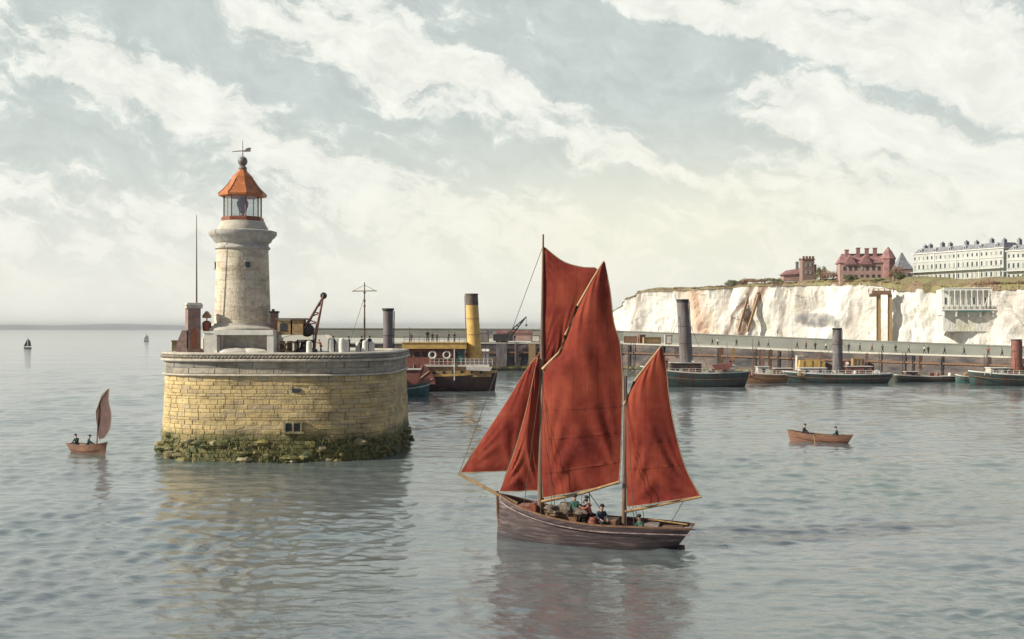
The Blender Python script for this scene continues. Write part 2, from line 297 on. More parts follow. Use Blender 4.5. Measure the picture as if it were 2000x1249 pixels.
def mk_water():
    m, nt, b = principled('harbour_water')
    geo = nt.new('ShaderNodeNewGeometry')
    mp = nt.new('ShaderNodeMapping'); mp.inputs['Scale'].default_value = (0.30, 1.0, 1.0); nt.link(geo.outputs['Position'], mp.inputs[0])
    n1 = nt.new('ShaderNodeTexNoise', i_Scale=1.5, i_Detail=5.0, i_Roughness=0.6, i_Distortion=0.3); nt.link(mp.outputs[0], n1.inputs['Vector'])
    n2 = nt.new('ShaderNodeTexNoise', i_Scale=0.16, i_Detail=3.0, i_Roughness=0.5); nt.link(mp.outputs[0], n2.inputs['Vector'])
    big = nt.new('ShaderNodeTexNoise', i_Scale=0.02, i_Detail=4.0); nt.link(mp.outputs[0], big.inputs['Vector'])
    c = nt.ramp(big.outputs[0], [(0.35, (0.095, 0.145, 0.145)), (0.5, (0.13, 0.15, 0.155)), (0.65, (0.11, 0.15, 0.125))])
    nt.link(c, b.inputs['Base Color'])
    b.inputs['Roughness'].default_value = 0.07; b.inputs['IOR'].default_value = 2.6
    h = nt.m('ADD', nt.m('MULTIPLY', n1.outputs[0], 0.12), nt.m('MULTIPLY', n2.outputs[0], 0.22))
    bp = nt.new('ShaderNodeBump'); bp.inputs['Strength'].default_value = 0.42; bp.inputs['Distance'].default_value = 1.0
    gust = nt.new('ShaderNodeTexNoise', i_Scale=0.045, i_Detail=5.0, i_Roughness=0.6); nt.link(mp.outputs[0], gust.inputs['Vector'])
    nt.link(nt.ramp(gust.outputs[0], [(0.35, 0.16), (0.5, 0.40), (0.65, 0.62)]), bp.inputs['Strength'])
    n5 = nt.new('ShaderNodeTexNoise', i_Scale=3.2, i_Detail=4.0, i_Roughness=0.6); nt.link(mp.outputs[0], n5.inputs['Vector'])
    h = nt.m('ADD', h, nt.m('MULTIPLY', n5.outputs[0], 0.05))
    nt.link(h, bp.inputs['Height']); nt.link(bp.outputs[0], b.inputs['Normal'])
    return m
M['water'] = mk_water()

def mk_glass():
    m, nt, b = principled('lantern_glass')
    g = nt.new('ShaderNodeBsdfGlossy'); g.inputs['Roughness'].default_value = 0.03
    t = nt.new('ShaderNodeBsdfTransparent'); t.inputs[0].default_value = (0.93, 0.95, 0.94, 1)
    ms = nt.new('ShaderNodeMixShader'); ms.inputs[0].default_value = 0.16
    nt.link(t.outputs[0], ms.inputs[1]); nt.link(g.outputs[0], ms.inputs[2]); nt.link(ms.outputs[0], nt.n['Material Output'].inputs[0])
    return m
M['glass'] = mk_glass()

# ------------------------------------------------------------------ mesh helpers
class MB:
    def __init__(s): s.v = []; s.f = []; s.tint = None
    def add(s, vs, fs):
        o = len(s.v); s.v += [Vector(p) for p in vs]; s.f += [tuple(i + o for i in f) for f in fs]; return s
    def box(s, c, d, rz=0.0, taper=1.0):
        cx, cy, cz = c; hx, hy, hz = d[0] / 2, d[1] / 2, d[2] / 2; vs = []
        for sz, k in ((-1, 1.0), (1, taper)):
            for sx, sy in ((-1, -1), (1, -1), (1, 1), (-1, 1)):
                x, y = sx * hx * k, sy * hy * k
                vs.append((cx + x * math.cos(rz) - y * math.sin(rz), cy + x * math.sin(rz) + y * math.cos(rz), cz + sz * hz))
        return s.add(vs, [(3, 2, 1, 0), (4, 5, 6, 7), (0, 1, 5, 4), (1, 2, 6, 5), (2, 3, 7, 6), (3, 0, 4, 7)])
    def loft(s, rings, cap=True, closed=True):
        n = len(rings[0]); vs = [p for r in rings for p in r]; fs = []
        for i in range(len(rings) - 1):
            for j in range(n if closed else n - 1):
                k = (j + 1) % n
                fs.append((i * n + j, i * n + k, (i + 1) * n + k, (i + 1) * n + j))
        if cap: fs.append(tuple(range(n))[::-1]); fs.append(tuple((len(rings) - 1) * n + j for j in range(n)))
        return s.add(vs, fs)
    def tube(s, pts, rad, n=8):
        pts = [Vector(p) for p in pts]
        if isinstance(rad, (int, float)): rad = [rad] * len(pts)
        rings = []
        for i, p in enumerate(pts):
            t = (pts[min(i + 1, len(pts) - 1)] - pts[max(i - 1, 0)]).normalized()
            a = Vector((0, 0, 1)) if abs(t.z) < 0.9 else Vector((1, 0, 0))
            u = t.cross(a).normalized(); w = t.cross(u)
            rings.append([p + (u * math.cos(2 * math.pi * k / n) + w * math.sin(2 * math.pi * k / n)) * rad[i] for k in range(n)])
        return s.loft(rings)
    def lathe(s, prof, n=32, c=(0, 0, 0), ph=0.0):
        rings = [[(c[0] + r * math.cos(ph + 2 * math.pi * k / n), c[1] + r * math.sin(ph + 2 * math.pi * k / n), c[2] + z) for k in range(n)] for r, z in prof]
        return s.loft(rings)
    def ball(s, c, r, n=12, sc=(1, 1, 1), jit=0.0, seed=0):
        rings = []
        for i in range(n // 2 + 1):
            a = math.pi * i / (n // 2); ring = []
            for k in range(n):
                d = Vector((math.sin(a) * math.cos(2 * math.pi * k / n), math.sin(a) * math.sin(2 * math.pi * k / n), math.cos(a)))
                if i in (0, n // 2): d = Vector((0, 0, d.z))
                q = 1 + (noise.noise(d * 1.9 + Vector((seed * 3.1, seed * 1.7, c[0]))) * jit if jit else 0)
                ring.append((c[0] + d.x * r * sc[0] * q + (1e-4 * math.cos(k) if i in (0, n // 2) else 0), c[1] + d.y * r * sc[1] * q + (1e-4 * math.sin(k) if i in (0, n // 2) else 0), c[2] + d.z * r * sc[2] * q))
            rings.append(ring)
        return s.loft(rings[::-1], cap=False)
    def prism(s, poly, z0, z1):
        return s.loft([[(x, y, z0) for x, y in poly], [(x, y, z1) for x, y in poly]])
    def xprism(s, poly, y0, y1):      # polygon in x,z extruded along y
        return s.loft([[(x, y0, z) for x, z in poly], [(x, y1, z) for x, z in poly]])
    def torus(s, c, R_, r, axis='y', n=20, m=8):
        rings = []
        for i in range(n + 1):
            a = 2 * math.pi * i / n; ring = []
            for j in range(m):
                b = 2 * math.pi * j / m; q = R_ + r * math.cos(b)
                if axis == 'y': ring.append((c[0] + q * math.cos(a), c[1] + r * math.sin(b), c[2] + q * math.sin(a)))
                else: ring.append((c[0] + q * math.cos(a), c[1] + q * math.sin(a), c[2] + r * math.sin(b)))
            rings.append(ring)
        return s.loft(rings, cap=False)
    def build(s, name, mt, parent=None, smooth=False, world=False, attrs=None, label=None, fixn=True):
        vs = s.v
        if world and parent is not None:
            inv = (Matrix.Translation(parent.location) @ Matrix.Rotation(parent.rotation_euler.z, 4, 'Z')).inverted()
            vs = [inv @ v for v in vs]
        me = bpy.data.meshes.new(name); me.from_pydata([tuple(v) for v in vs], [], s.f); me.update()
        if fixn:
            import bmesh
            bm = bmesh.new(); bm.from_mesh(me); bmesh.ops.recalc_face_normals(bm, faces=bm.faces); bm.to_mesh(me); bm.free()
        if attrs:
            for k, (dom, data) in attrs.items():
                a = me.attributes.new(k, 'FLOAT', dom); a.data.foreach_set('value', data)
        me.materials.append(M[mt] if isinstance(mt, str) else mt)
        if smooth:
            me.polygons.foreach_set('use_smooth', [True] * len(me.polygons)); me.update()
            try: me.set_sharp_from_angle(angle=R(38))
            except Exception: pass
        o = bpy.data.objects.new(name, me); COL.objects.link(o)
        if parent is not None: o.parent = parent
        if label: o['label'] = label
        return o
def tag(o, label=None, cat=None, group=None, kind=None):
    for k, v in (('label', label), ('category', cat), ('group', group), ('kind', kind)):
        if v: o[k] = v
    return o
def thing(name, label, cat, loc=(0, 0, 0), rz=0.0, group=None):
    o = bpy.data.objects.new(name, None); o.empty_display_size = 0.3; COL.objects.link(o); o.location = loc; o.rotation_euler = (0, 0, rz)
    return tag(o, label, cat, group)
def dup(root, loc, rz=None, label=None, group=None, scale=None):
    r = root.copy(); COL.objects.link(r); r.location = loc
    if rz is not None: r.rotation_euler = (0, 0, rz)
    if scale: r.scale = (scale,) * 3
    if label: r['label'] = label
    if group: r['group'] = group
    for ch in list(root.children):
        c = ch.copy(); COL.objects.link(c); c.parent = r
        for g in ch.children:
            d = g.copy(); COL.objects.link(d); d.parent = c
    return r

# ------------------------------------------------------------------ water: one sheet to the horizon, with real waves near the camera
def build_water():
    rs = np.concatenate([np.linspace(0.5, 27, 14), np.exp(np.linspace(np.log(28), np.log(300), 820)), np.exp(np.linspace(np.log(306), np.log(14000), 60))])
    an = np.concatenate([np.linspace(-180, -33, 50)[:-1], np.linspace(-33, 33, 760), np.linspace(33, 180, 50)[1:]]) * math.pi / 180
    nr, na = len(rs), len(an)
    RR, AA = np.meshgrid(rs, an, indexing='ij')
    X = RR * np.sin(AA); Y = RR * np.cos(AA); Z = np.zeros_like(X)
    dr = np.gradient(rs)[:, None]; cell = np.maximum(dr, RR * 0.0016)
    g = np.random.RandomState(3)
    dens = (np.abs(AA) < R(34))
    for i in range(80):
        lam = math.exp(g.uniform(math.log(0.35), math.log(4.0)))
        th = R(90) + g.normal(0, 0.42 if lam > 2 else 0.8)          # travelling along y, crests left to right
        k = 2 * math.pi / lam; amp = 0.0058 * lam ** 0.5 * g.uniform(0.4, 1.5)
        ph = g.uniform(0, 6.28)
        fade = np.clip(lam / (cell * 2.6) - 1.0, 0, 1)
        w = np.sin(k * (X * math.cos(th) + Y * math.sin(th)) + ph + 0.8 * np.sin(0.11 * X + 0.07 * Y * (1 + i % 3) + i))
        Z += np.where(dens, amp * fade * w, 0)
    mod = 0.75 + 0.35 * np.sin(0.13 * X + 1.7 * np.sin(0.05 * Y)) * np.sin(0.09 * Y + 1.3 * np.sin(0.06 * X + 1)) + 0.2 * np.sin(0.31 * X - 0.27 * Y)
    Z *= mod
    Z[:14] = 0; Z[14:30] *= np.linspace(0, 1, 16)[:, None]
    edge = np.clip((R(33) - np.abs(AA)) / R(3), 0, 1); Z *= edge
    co = np.stack([X, Y, Z], -1).reshape(-1, 3).astype(np.float32)
    i, j = np.meshgrid(np.arange(nr - 1), np.arange(na - 1), indexing='ij')
    a = (i * na + j); q = np.stack([a, a + 1, a + na + 1, a + na], -1).reshape(-1, 4).astype(np.int32)
    me = bpy.data.meshes.new('water'); me.vertices.add(len(co)); me.vertices.foreach_set('co', co.ravel())
    me.loops.add(q.size); me.loops.foreach_set('vertex_index', q.ravel())
    me.polygons.add(len(q)); me.polygons.foreach_set('loop_start', np.arange(0, q.size, 4, dtype=np.int32))
    me.update(calc_edges=True); me.polygons.foreach_set('use_smooth', np.ones(len(q), bool))
    if me.polygons[len(q) // 2].normal.z < 0: me.flip_normals()
    me.materials.append(M['water'])
    o = bpy.data.objects.new('water', me); COL.objects.link(o); tag(o, kind='structure')
build_water()

# ------------------------------------------------------------------ far headland on the left horizon
def build_hills():
    mb = MB(); top = []
    D = 5200; n = 60
    rings = []
    for i in range(n + 1):
        px = -420 + i * 18.0
        t = i / n; h = (10 + 24 * (0.5 + 0.5 * noise.noise(Vector((t * 6, 0, 0)))) ) * min(1, (1 - t) * 3.0)
        x = (px - 1000) / F * D
        rings.append([(x, D, -2), (x, D + 30, h * 0.7), (x, D + 160, h), (x, D + 700, h * 0.8), (x, D + 900, -2)])
    mb.loft(rings, closed=False, cap=False)
    tag(mb.build('hills', 'headland', smooth=True), kind='structure')
build_hills()

# ------------------------------------------------------------------ pier head
PX, PYC, PA, PB, PTOP = -18.5, 93.2, 9.1, 9.2, 8.05
ARM_END = (-52.7, 292.0)
def plan(off=0.0, n=150):
    """outline of the pier head, from the arm's left edge round the front to the arm's right edge"""
    pts = []
    for i in range(n + 1):
        a = math.pi * i / n            # pi..0 through front
        c, s_ = -math.cos(a), -math.sin(a)
        e = 2 / 3.2
        x = math.copysign(abs(c) ** e, c) * (PA + off); y = math.copysign(abs(s_) ** e, s_) * (PB + off)
        pts.append((PX + x, PYC + y))
    ad = Vector((ARM_END[0] - PX, ARM_END[1] - PYC)).normalized(); nn = Vector((-ad.y, ad.x))
    L = 14.0
    left = [(PX - PA - off, PYC + 0), ]
    full = []
    # back corners then arm
    bl = (PX - PA - off, PYC + 7); br = (PX + PA + off, PYC + 7)
    hw = 5.0 + off
    al = Vector((PX, PYC)) + ad * 12 + nn * hw; ar = Vector((PX, PYC)) + ad * 12 - nn * hw
    el = Vector(ARM_END) + nn * hw; er = Vector(ARM_END) - nn * hw
    full = [tuple(el), tuple(al), bl] + pts + [br, tuple(ar), tuple(er)]
    return full
def resample(poly, step):
    out = [Vector(poly[0])]; 
    seg = [Vector(p) for p in poly]
    L = [0]
    for i in range(1, len(seg)): L.append(L[-1] + (seg[i] - seg[i - 1]).length)
    return seg, L
def walker(poly):
    seg = [Vector(p) for p in poly]; L = [0]
    for i in range(1, len(seg)): L.append(L[-1] + (seg[i] - seg[i - 1]).length)
    import bisect
    def at(s):
        s = max(0, min(L[-1] - 1e-6, s)); i = bisect.bisect_right(L, s) - 1
        t = (s - L[i]) / max(1e-9, L[i + 1] - L[i]); p = seg[i].lerp(seg[i + 1], t)
        d = (seg[i + 1] - seg[i]).normalized(); return p, Vector((d.y, -d.x))
    return at, L[-1]

def stones(poly, z0, z1, ch, lw, batter, proud, seed, every=1.0, openings=()):
    """coursed blocks standing on a backing wall; returns MB and per-face tint"""
    r = random.Random(seed); mb = MB(); tint = []
    at, LL = walker(poly)
    # backing
    n = 260
    rings = []
    for z in (z0 - 2.5, z1):
        ring = []
        for i in range(n + 1):
            p, nn = at(LL * i / n); o = batter * (z1 - z) - 0.012
            ring.append((p.x + nn.x * o, p.y + nn.y * o, z))
        rings.append(ring)
    f0 = len(mb.f); mb.loft(rings, cap=False, closed=False); tint += [0.5] * (len(mb.f) - f0)
    z = z0; row = 0
    while z < z1 - 0.05:
        h = min(ch * r.uniform(0.65, 1.35), z1 - z)
        if z1 - z - h < 0.15: h = z1 - z
        s = r.uniform(0, lw)
        while s < LL:
            w = lw * r.uniform(0.6, 1.5); e = min(s + w, LL)
            mid, _ = at((s + e) / 2)
            far = mid.y > 120
            if far: w = 6.0; e = min(s + w, LL)
            tv = min(1, max(0, r.random()))
            pr = r.uniform(0.2, 1.0) * proud
            hit = False
            for (ox, oz0, oz1, ow) in openings:
                if abs(mid.x - ox) < ow / 2 + 0.05 and mid.y < PYC and z < oz1 and z + h > oz0: hit = True
            if not hit:
                k = max(2, int((e - s) / 0.5)); ring_f = []
                jz0, jz1 = z + 0.008, z + h - 0.008
                ins = 0.03
                rows_ = []
                for (zz, od, es) in ((jz0, -0.006, 0.0), (jz0 + ins, pr, ins), (jz1 - ins, pr * r.uniform(0.7, 1.1), ins), (jz1, -0.006, 0.0)):
                    line = []
                    for q in range(k + 1):
                        ss = s + 0.008 + es + (e - s - 0.016 - 2 * es) * q / k
                        p, nn = at(ss); o = batter * (z1 - zz) + od + (noise.noise(Vector((p.x * 1.3, p.y * 1.3, zz * 2))) * 0.04 if od > 0 else 0)
                        line.append((p.x + nn.x * o, p.y + nn.y * o, zz))
                    rows_.append(line)
                f0 = len(mb.f); mb.loft(rows_, cap=False, closed=False)
                # end cheeks
                for q in (0, -1):
                    col = [rows_[1][q], rows_[2][q]]
                    p, nn = at(s + 0.015 if q == 0 else e - 0.015)
                    back = [(p.x + nn.x * (batter * (z1 - zz) - 0.02), p.y + nn.y * (batter * (z1 - zz) - 0.02), zz) for zz in (jz1, jz0)]
                    mb.add(col + back, [(0, 1, 2, 3)])
                tint += [tv] * (len(mb.f) - f0)
            s = e
        z += h; row += 1
    return mb, tint

pier = thing('stone_pier', 'rounded stone pier head with yellow ochre wall and grey band, lighthouse on top', 'pier', (PX, PYC, 0))
op1 = P(575, 834, 84.2); op2 = P(580, 763, 84.2)
mb, tt = stones(plan(0.0), -0.6, 6.35, 0.30, 0.95, 0.045, 0.032, 11, openings=((op1.x, op1.z - .25, op1.z + .3, 1.15), (op2.x, op2.z - .15, op2.z + .15, 0.6)))
mb.build('lower_wall', 'pier_stone', pier, world=True, attrs={'tint': ('FACE', tt)}, fixn=True)
mb, tt = stones(plan(0.02), 6.52, 7.42, 0.45, 1.5, 0.0, 0.04, 12)
mb.build('upper_wall', 'band_stone', pier, world=True, attrs={'tint': ('FACE', tt)})
def rail_loft(prof, n=300, poly=None):
    """sweep a profile (outward offset, z) round the pier outline"""
    at, LL = walker(poly or plan(0.0)); mb = MB(); rings = []
    for i in range(n + 1):
        p, nn = at(LL * i / n); rings.append([(p.x + nn.x * o, p.y + nn.y * o, z) for o, z in prof])
    mb.loft(rings, cap=False, closed=True); return mb
rail_loft([(-0.3, 6.36), (0.22, 6.36), (0.26, 6.42), (0.16, 6.51), (-0.3, 6.51)]).build('string_course', 'coping', pier, world=True, smooth=True)
rail_loft([(-0.3, 7.43), (0.30, 7.43), (0.36, 7.50), (0.36, 7.60), (0.28, 7.66), (-0.3, 7.66)]).build('ledge', 'coping', pier, world=True, smooth=True)
# rope moulding under the kerb: twisted strands
at, LL = walker(plan(0.12)); mb = MB()
N = 2600
vis = [i for i in range(N)]
for strand in range(2):
    pts = []; 
    for i in range(N + 1):
        s = LL * i / N; p, nn = at(s)
        if p.y > 105: 
            if len(pts) > 2: mb.tube(pts, 0.065, 5)
            pts = []; continue
        a = s / 0.55 * 2 * math.pi + strand * math.pi
        pts.append((p.x + nn.x * (0.07 * math.cos(a) + 0.12), p.y + nn.y * (0.07 * math.cos(a) + 0.12), 7.79 + 0.07 * math.sin(a)))
    if len(pts) > 2: mb.tube(pts, 0.065, 5)
mb.build('rope_moulding', 'band_stone', pier, smooth=True, world=True)
rail_loft([(-0.75, 7.75), (0.06, 7.70), (0.10, 7.92), (0.24, 7.95), (0.26, 8.03), (0.18, 8.10), (-0.75, 8.12)]).build('kerb', 'coping', pier, world=True, smooth=True)
deckp = plan(-0.7); c = MB(); c.prism([tuple(p) for p in deckp], 7.2, PTOP - 0.02)
c.build('deck', 'paving', pier, world=True)
# small barred opening and put-log hole
mb = MB(); mb.box((op1.x, 84.0, op1.z), (1.2, 0.5, 0.62)); mb.build('window', 'glass_dark', pier, world=True)
mb = MB()
for dx in (-0.62, 0.0, 0.62): mb.box((op1.x + dx, 83.72, op1.z), (0.14, 0.3, 0.62))
mb.box((op1.x, 83.74, op1.z + 0.38), (1.6, 0.34, 0.14)); mb.box((op1.x, 83.74, op1.z - 0.38), (1.6, 0.34, 0.14))
mb.build('window_frame', 'rock', pier, world=True)
mb = MB(); mb.box((op2.x, 84.13, op2.z), (0.6, 0.4, 0.3)); mb.build('drain_hole', 'glass_dark', pier, world=True)
# weed and rock skirt
at, LL = walker(plan(0.0)); r = random.Random(5); mb = MB(); wd = MB()
s0 = None
for i in range(1100):
    s = LL * r.random(); p, nn = at(s)
    if p.y > 100 : continue
    hgt = r.random() ** 1.4
    leftness = max(0, (PX - p.x) / PA)
    sz = r.uniform(0.14, 0.42); z = 0.02 + hgt * (1.5 + 0.4 * leftness); o = 0.045 * (6.3 - z) + r.uniform(0.0, 0.22 + 0.4 * leftness) * (1 - hgt) * (0.45 + 0.55 * leftness)
    tgt = mb if r.random() < 0.16 + 0.45 * leftness else wd
    tgt.ball((p.x + nn.x * o, p.y + nn.y * o, z), sz, 8, (r.uniform(1, 1.9), r.uniform(.7, 1.0), r.uniform(.5, .8)), 0.6, i)
mb.build('rock_footing', 'rock', pier, world=True, smooth=True)['kind'] = 'stuff'
# hanging weed: many strap shaped fronds
for i in range(7000):
    s = LL * r.random(); p, nn = at(s)
    if p.y > 100: continue
    z = r.uniform(0.15, 2.1) - (0.35 * r.random()); o = 0.045 * (6.35 - z) + 0.08 + (0.4 - z * 0.2 if r.random() < 0.5 else 0) * r.random()
    l = r.uniform(0.10, 0.32); w = r.uniform(0.02, 0.06); t = Vector((-nn.y, nn.x)); sl = r.uniform(-0.3, 0.3)
    a = Vector((p.x + nn.x * o, p.y + nn.y * o, z)); b = a + Vector((nn.x * 0.08 + t.x * sl * l, nn.y * 0.08 + t.y * sl * l, -l))
    tw = Vector((t.x, t.y, 0)) * w
    wd.add([a - tw, a + tw, b + tw * 0.6, b - tw * 0.6], [(0, 1, 2, 3)])
wd.build('seaweed', 'weed', pier, world=True, smooth=True, fixn=False)['kind'] = 'stuff'

# ------------------------------------------------------------------ lighthouse
LD = 91.0
LHX = P(474, 0, LD).x
lh = thing('lighthouse', 'round cream stone lighthouse with orange lantern roof on the pier head', 'lighthouse', (LHX, LD, PTOP - 0.02))
def hz(py): return P(0, py, LD).z - (PTOP - 0.02)       # height above the deck of a photo row
def wr(w): return w / 2 / F * LD
mb = MB(); mb.lathe([(wr(156), -0.3), (wr(156), hz(661)), (wr(150), hz(659)), (wr(148), hz(648)), (wr(152), hz(646.5)), (wr(150), hz(642)), (wr(120), hz(636)), (wr(118), hz(632))], 56)
mb.build('plinth', 'plinth', lh, smooth=True)
# tower of coursed ashlar
def tower_r(z):
    t = (z - hz(636)) / (hz(487) - hz(636)); return wr(108) * (1 - t) ** 1 * 1.0 + wr(98) * t + 0.10 * max(0, 0.25 - t) ** 1.0
mb = MB(); tint = []; r = random.Random(3); z = hz(634); ztop = hz(488); nC = 17; hC = (ztop - z) / nC
mb.lathe([(tower_r(z + (ztop - z) * q / 16) - .012, z + (ztop - z) * q / 16 - (.1 if q == 0 else 0)) for q in range(17)], 64); tint += [0.3] * len(mb.f)
for i in range(nC):
    za, zb = z + i * hC, z + (i + 1) * hC; nb = 14; off = r.random()
    for k in range(nb):
        a0 = 2 * math.pi * (k + off) / nb; a1 = 2 * math.pi * (k + 1 + off) / nb; tv = r.random(); rows_ = []
        for (zz, dd, ia) in ((za + .004, -0.006, .001), (za + .02, 0.006, .004), (zb - .02, 0.006, .004), (zb - .004, -0.006, .001)):
            rr = tower_r(zz) + dd
            rows_.append([(rr * math.cos(a0 + ia + (a1 - a0 - 2 * ia) * q / 5), rr * math.sin(a0 + ia + (a1 - a0 - 2 * ia) * q / 5), zz) for q in range(6)])
        f0 = len(mb.f); mb.loft(rows_, cap=False, closed=False); tint += [tv] * (len(mb.f) - f0)
mb.build('tower', 'tower_stone', lh, attrs={'tint': ('FACE', tint)}, smooth=False)
mb = MB(); mb.lathe([(wr(98), hz(489)), (wr(106), hz(487)), (wr(106), hz(484)), (wr(100), hz(482)), (wr(99), hz(477)), (wr(110), hz(473)), (wr(114), hz(468)), (wr(124), hz(464)), (wr(131), hz(459)), (wr(131), hz(453.5)), (wr(122), hz(452))], 64)
mb.build('gallery_cornice', 'cornice', lh, smooth=True)
mb = MB(); mb.lathe([(wr(98), hz(453)), (wr(97), hz(446)), (wr(90), hz(441)), (wr(84), hz(433.5))], 48)
mb.build('gallery_drum', 'plinth', lh, smooth=True)
for ang, py, w, h in ((-66, 520, 0.32, 0.42), (-171, 520, 0.32, 0.42), (-90, 0, 0, 0)):
    if not w: continue
    rr = tower_r(hz(py)); a = R(ang); q = MB(); q.box((rr * math.cos(a), rr * math.sin(a), hz(py)), (0.22, w, h), a); f = q.build('window', 'glass_dark', lh)
    q = MB(); q.box(((rr + .04) * math.cos(a), (rr + .04) * math.sin(a), hz(py) - h / 2 - 0.05), (0.25, w + 0.15, 0.09), a); q.build('sill', 'cornice', f); q = MB(); q.box(((rr + .04) * math.cos(a), (rr + .04) * math.sin(a), hz(py) + h / 2 + 0.06), (0.2, w + 0.15, 0.1), a); q.build('lintel', 'cornice', f)
# lantern
lant = MB(); lant.lathe([(wr(81), hz(434)), (wr(82), hz(432)), (wr(82), hz(427)), (wr(78), hz(425))], 8, ph=R(22.5)); lant = lant.build('lantern', 'red_iron', lh)
nb = 8
for k in range(nb):
    a = 2 * math.pi * k / nb + R(22.5); rr = wr(72); q = MB()
    q.tube([(rr * math.cos(a), rr * math.sin(a), hz(427)), (rr * math.cos(a), rr * math.sin(a), hz(383))], 0.055, 6); q.build('glazing_bar', 'red_iron', lant)
for k in range(nb):
    a0 = 2 * math.pi * k / nb + R(22.5); a1 = a0 + 2 * math.pi / nb; rr = wr(70)
    p0, p1 = Vector((rr * math.cos(a0), rr * math.sin(a0), 0)), Vector((rr * math.cos(a1), rr * math.sin(a1), 0)); nn = ((p0 + p1) / 2).normalized() * 0.015
    z0, z1 = Vector((0, 0, hz(426))), Vector((0, 0, hz(384)))
    q = MB(); q.loft([[p0 - nn + z0, p1 - nn + z0, p1 + nn + z0, p0 + nn + z0], [p0 - nn + z1, p1 - nn + z1, p1 + nn + z1, p0 + nn + z1]]); q.build('pane', 'glass', lant)
q = MB(); q.lathe([(.1, hz(427)), (.25, hz(425)), (.12, hz(418)), (.30, hz(414)), (.36, hz(408)), (.46, hz(402)), (.46, hz(396)), (.34, hz(390)), (.12, hz(385))], 16); q.build('lens', 'grey_iron', lant, smooth=True)
mb = MB(); mb.lathe([(wr(74), hz(386)), (wr(93), hz(384.5)), (wr(94), hz(381)), (wr(88), hz(378)), (wr(73), hz(371)), (wr(56), hz(361)), (wr(44), hz(352)), (wr(42), hz(347)), (wr(38), hz(345)), (wr(30), hz(341)), (wr(19), hz(336)), (wr(15), hz(331))], 8, ph=R(22.5))
roof = mb.build('roof', 'orange_roof', lh)
for k in range(8):
    mb = MB(); a = 2 * math.pi * k / 8 + R(22.5)
    mb.tube([(wr(w) * math.cos(a), wr(w) * math.sin(a), hz(y) + .02) for w, y in ((94, 381), (88, 378), (73, 371), (56, 361), (44, 352))], 0.035, 5)
    mb.build('roof_rib', 'red_iron', roof)
mb = MB(); mb.lathe([(wr(13), hz(334)), (wr(17), hz(330)), (wr(14), hz(326)), (wr(8), hz(324)), (wr(6), hz(322))], 12); mb.build('vent', 'bronze', roof, smooth=True)
mb = MB(); mb.ball((0, 0, hz(315.5)), wr(19), 16); mb.build('ball', 'bronze', roof, smooth=True)
mb = MB(); mb.tube([(0, 0, hz(308)), (0, 0, hz(274))], [0.05, 0.02], 6)
s_ = LD / F
arr = [(-20, 296.0), (-6, 294.5), (4, 294), (6, 291), (13, 288.5), (17, 290), (15, 293), (16, 296.5), (6, 297), (-4, 296.2), (-20, 297.3)]
mb.xprism([(x * s_, hz(y)) for x, y in arr], -0.03, 0.03)
mb.build('weather_vane', 'bronze', roof)

# ------------------------------------------------------------------ things on the pier deck
DZ = PTOP - 0.02
def onpier(px, D): return Vector(((px - 1000) / F * D, D, DZ))
def zp(py, D): return CH - (py - HZ) / F * D - DZ
# square sentry hut with cap, and flagpole on its roof
D = 88.5; o = onpier(377, D); hut = thing('sentry_pillar', 'square plum brick pillar with overhanging grey cap left of the lighthouse', 'pillar', o, R(28))
q = MB(); q.box((0, 0, zp(603, D) / 2), (0.98, 0.98, zp(603, D))); q.build('shaft', 'brick', hut)
q = MB(); q.box((0, 0, zp(600, D)), (1.22, 1.22, 0.24)); q.box((0, 0, zp(594.5, D)), (1.32, 1.32, 0.2), 0, 0.8); q.build('cap', 'cornice', hut)
q = MB(); q.box((0, 0, 0.15), (1.25, 1.25, 0.3)); q.build('base', 'brick', hut)
q = MB(); q.xprism([(-0.25, 0), (0.25, 0), (0.25, 1.7), (0, 2.05), (-0.25, 1.7)], -0.50, -0.46); q.build('door', 'red_iron', hut)
q = MB(); q.tube([(0, 0, 0), (0, 0, zp(420, D) - zp(592, D))], [0.07, 0.025], 8); fp = q.build('flagpole', 'mast'); fp.location = (P(384, 0, D).x, D, P(0, 592, D).z - 0.02); tag(fp, 'thin bare flagpole rising from the brick pillar cap', 'flagpole')
# low buttress left
o = onpier(357, 88.2); q = MB(); q.xprism([(-.42, 0), (.42, 0), (.42, 1.75), (.05, 1.75), (-.42, 0.6)], -0.4, 0.4); a_ = q.build('buttress_block', 'brick'); a_.location = o; tag(a_, 'dark sloping brick block against left foot of the pillar', 'buttress')
o = onpier(343, 89.0); q = MB(); q.box((0, 0, .42), (0.55, .55, .85), 0.2, .92); q.box((0, 0, .9), (.62, .62, .12), 0.2); a_ = q.build('kerb_block', 'rock'); a_.location = o; tag(a_, 'squat pale mossy stone block at far left of pier deck', 'stone block')
# ventilator
D = 88.9; o = onpier(404, D); vt = thing('ventilator', 'brown flaring iron ventilator between brick pillar and lighthouse', 'ventilator', o)
q = MB(); q.lathe([(.14, 0), (.14, .9), (.2, 1.3), (.34, 1.9), (.36, 2.35), (.18, 2.5)], 14); q.build('flared_pipe', 'red_iron', vt, smooth=True)
q = MB(); q.lathe([(.05, 2.4), (.05, 2.7), (.34, 2.72), (.36, 2.9), (.1, 3.25)], 14); q.build('cowl', 'tan', vt, smooth=True)
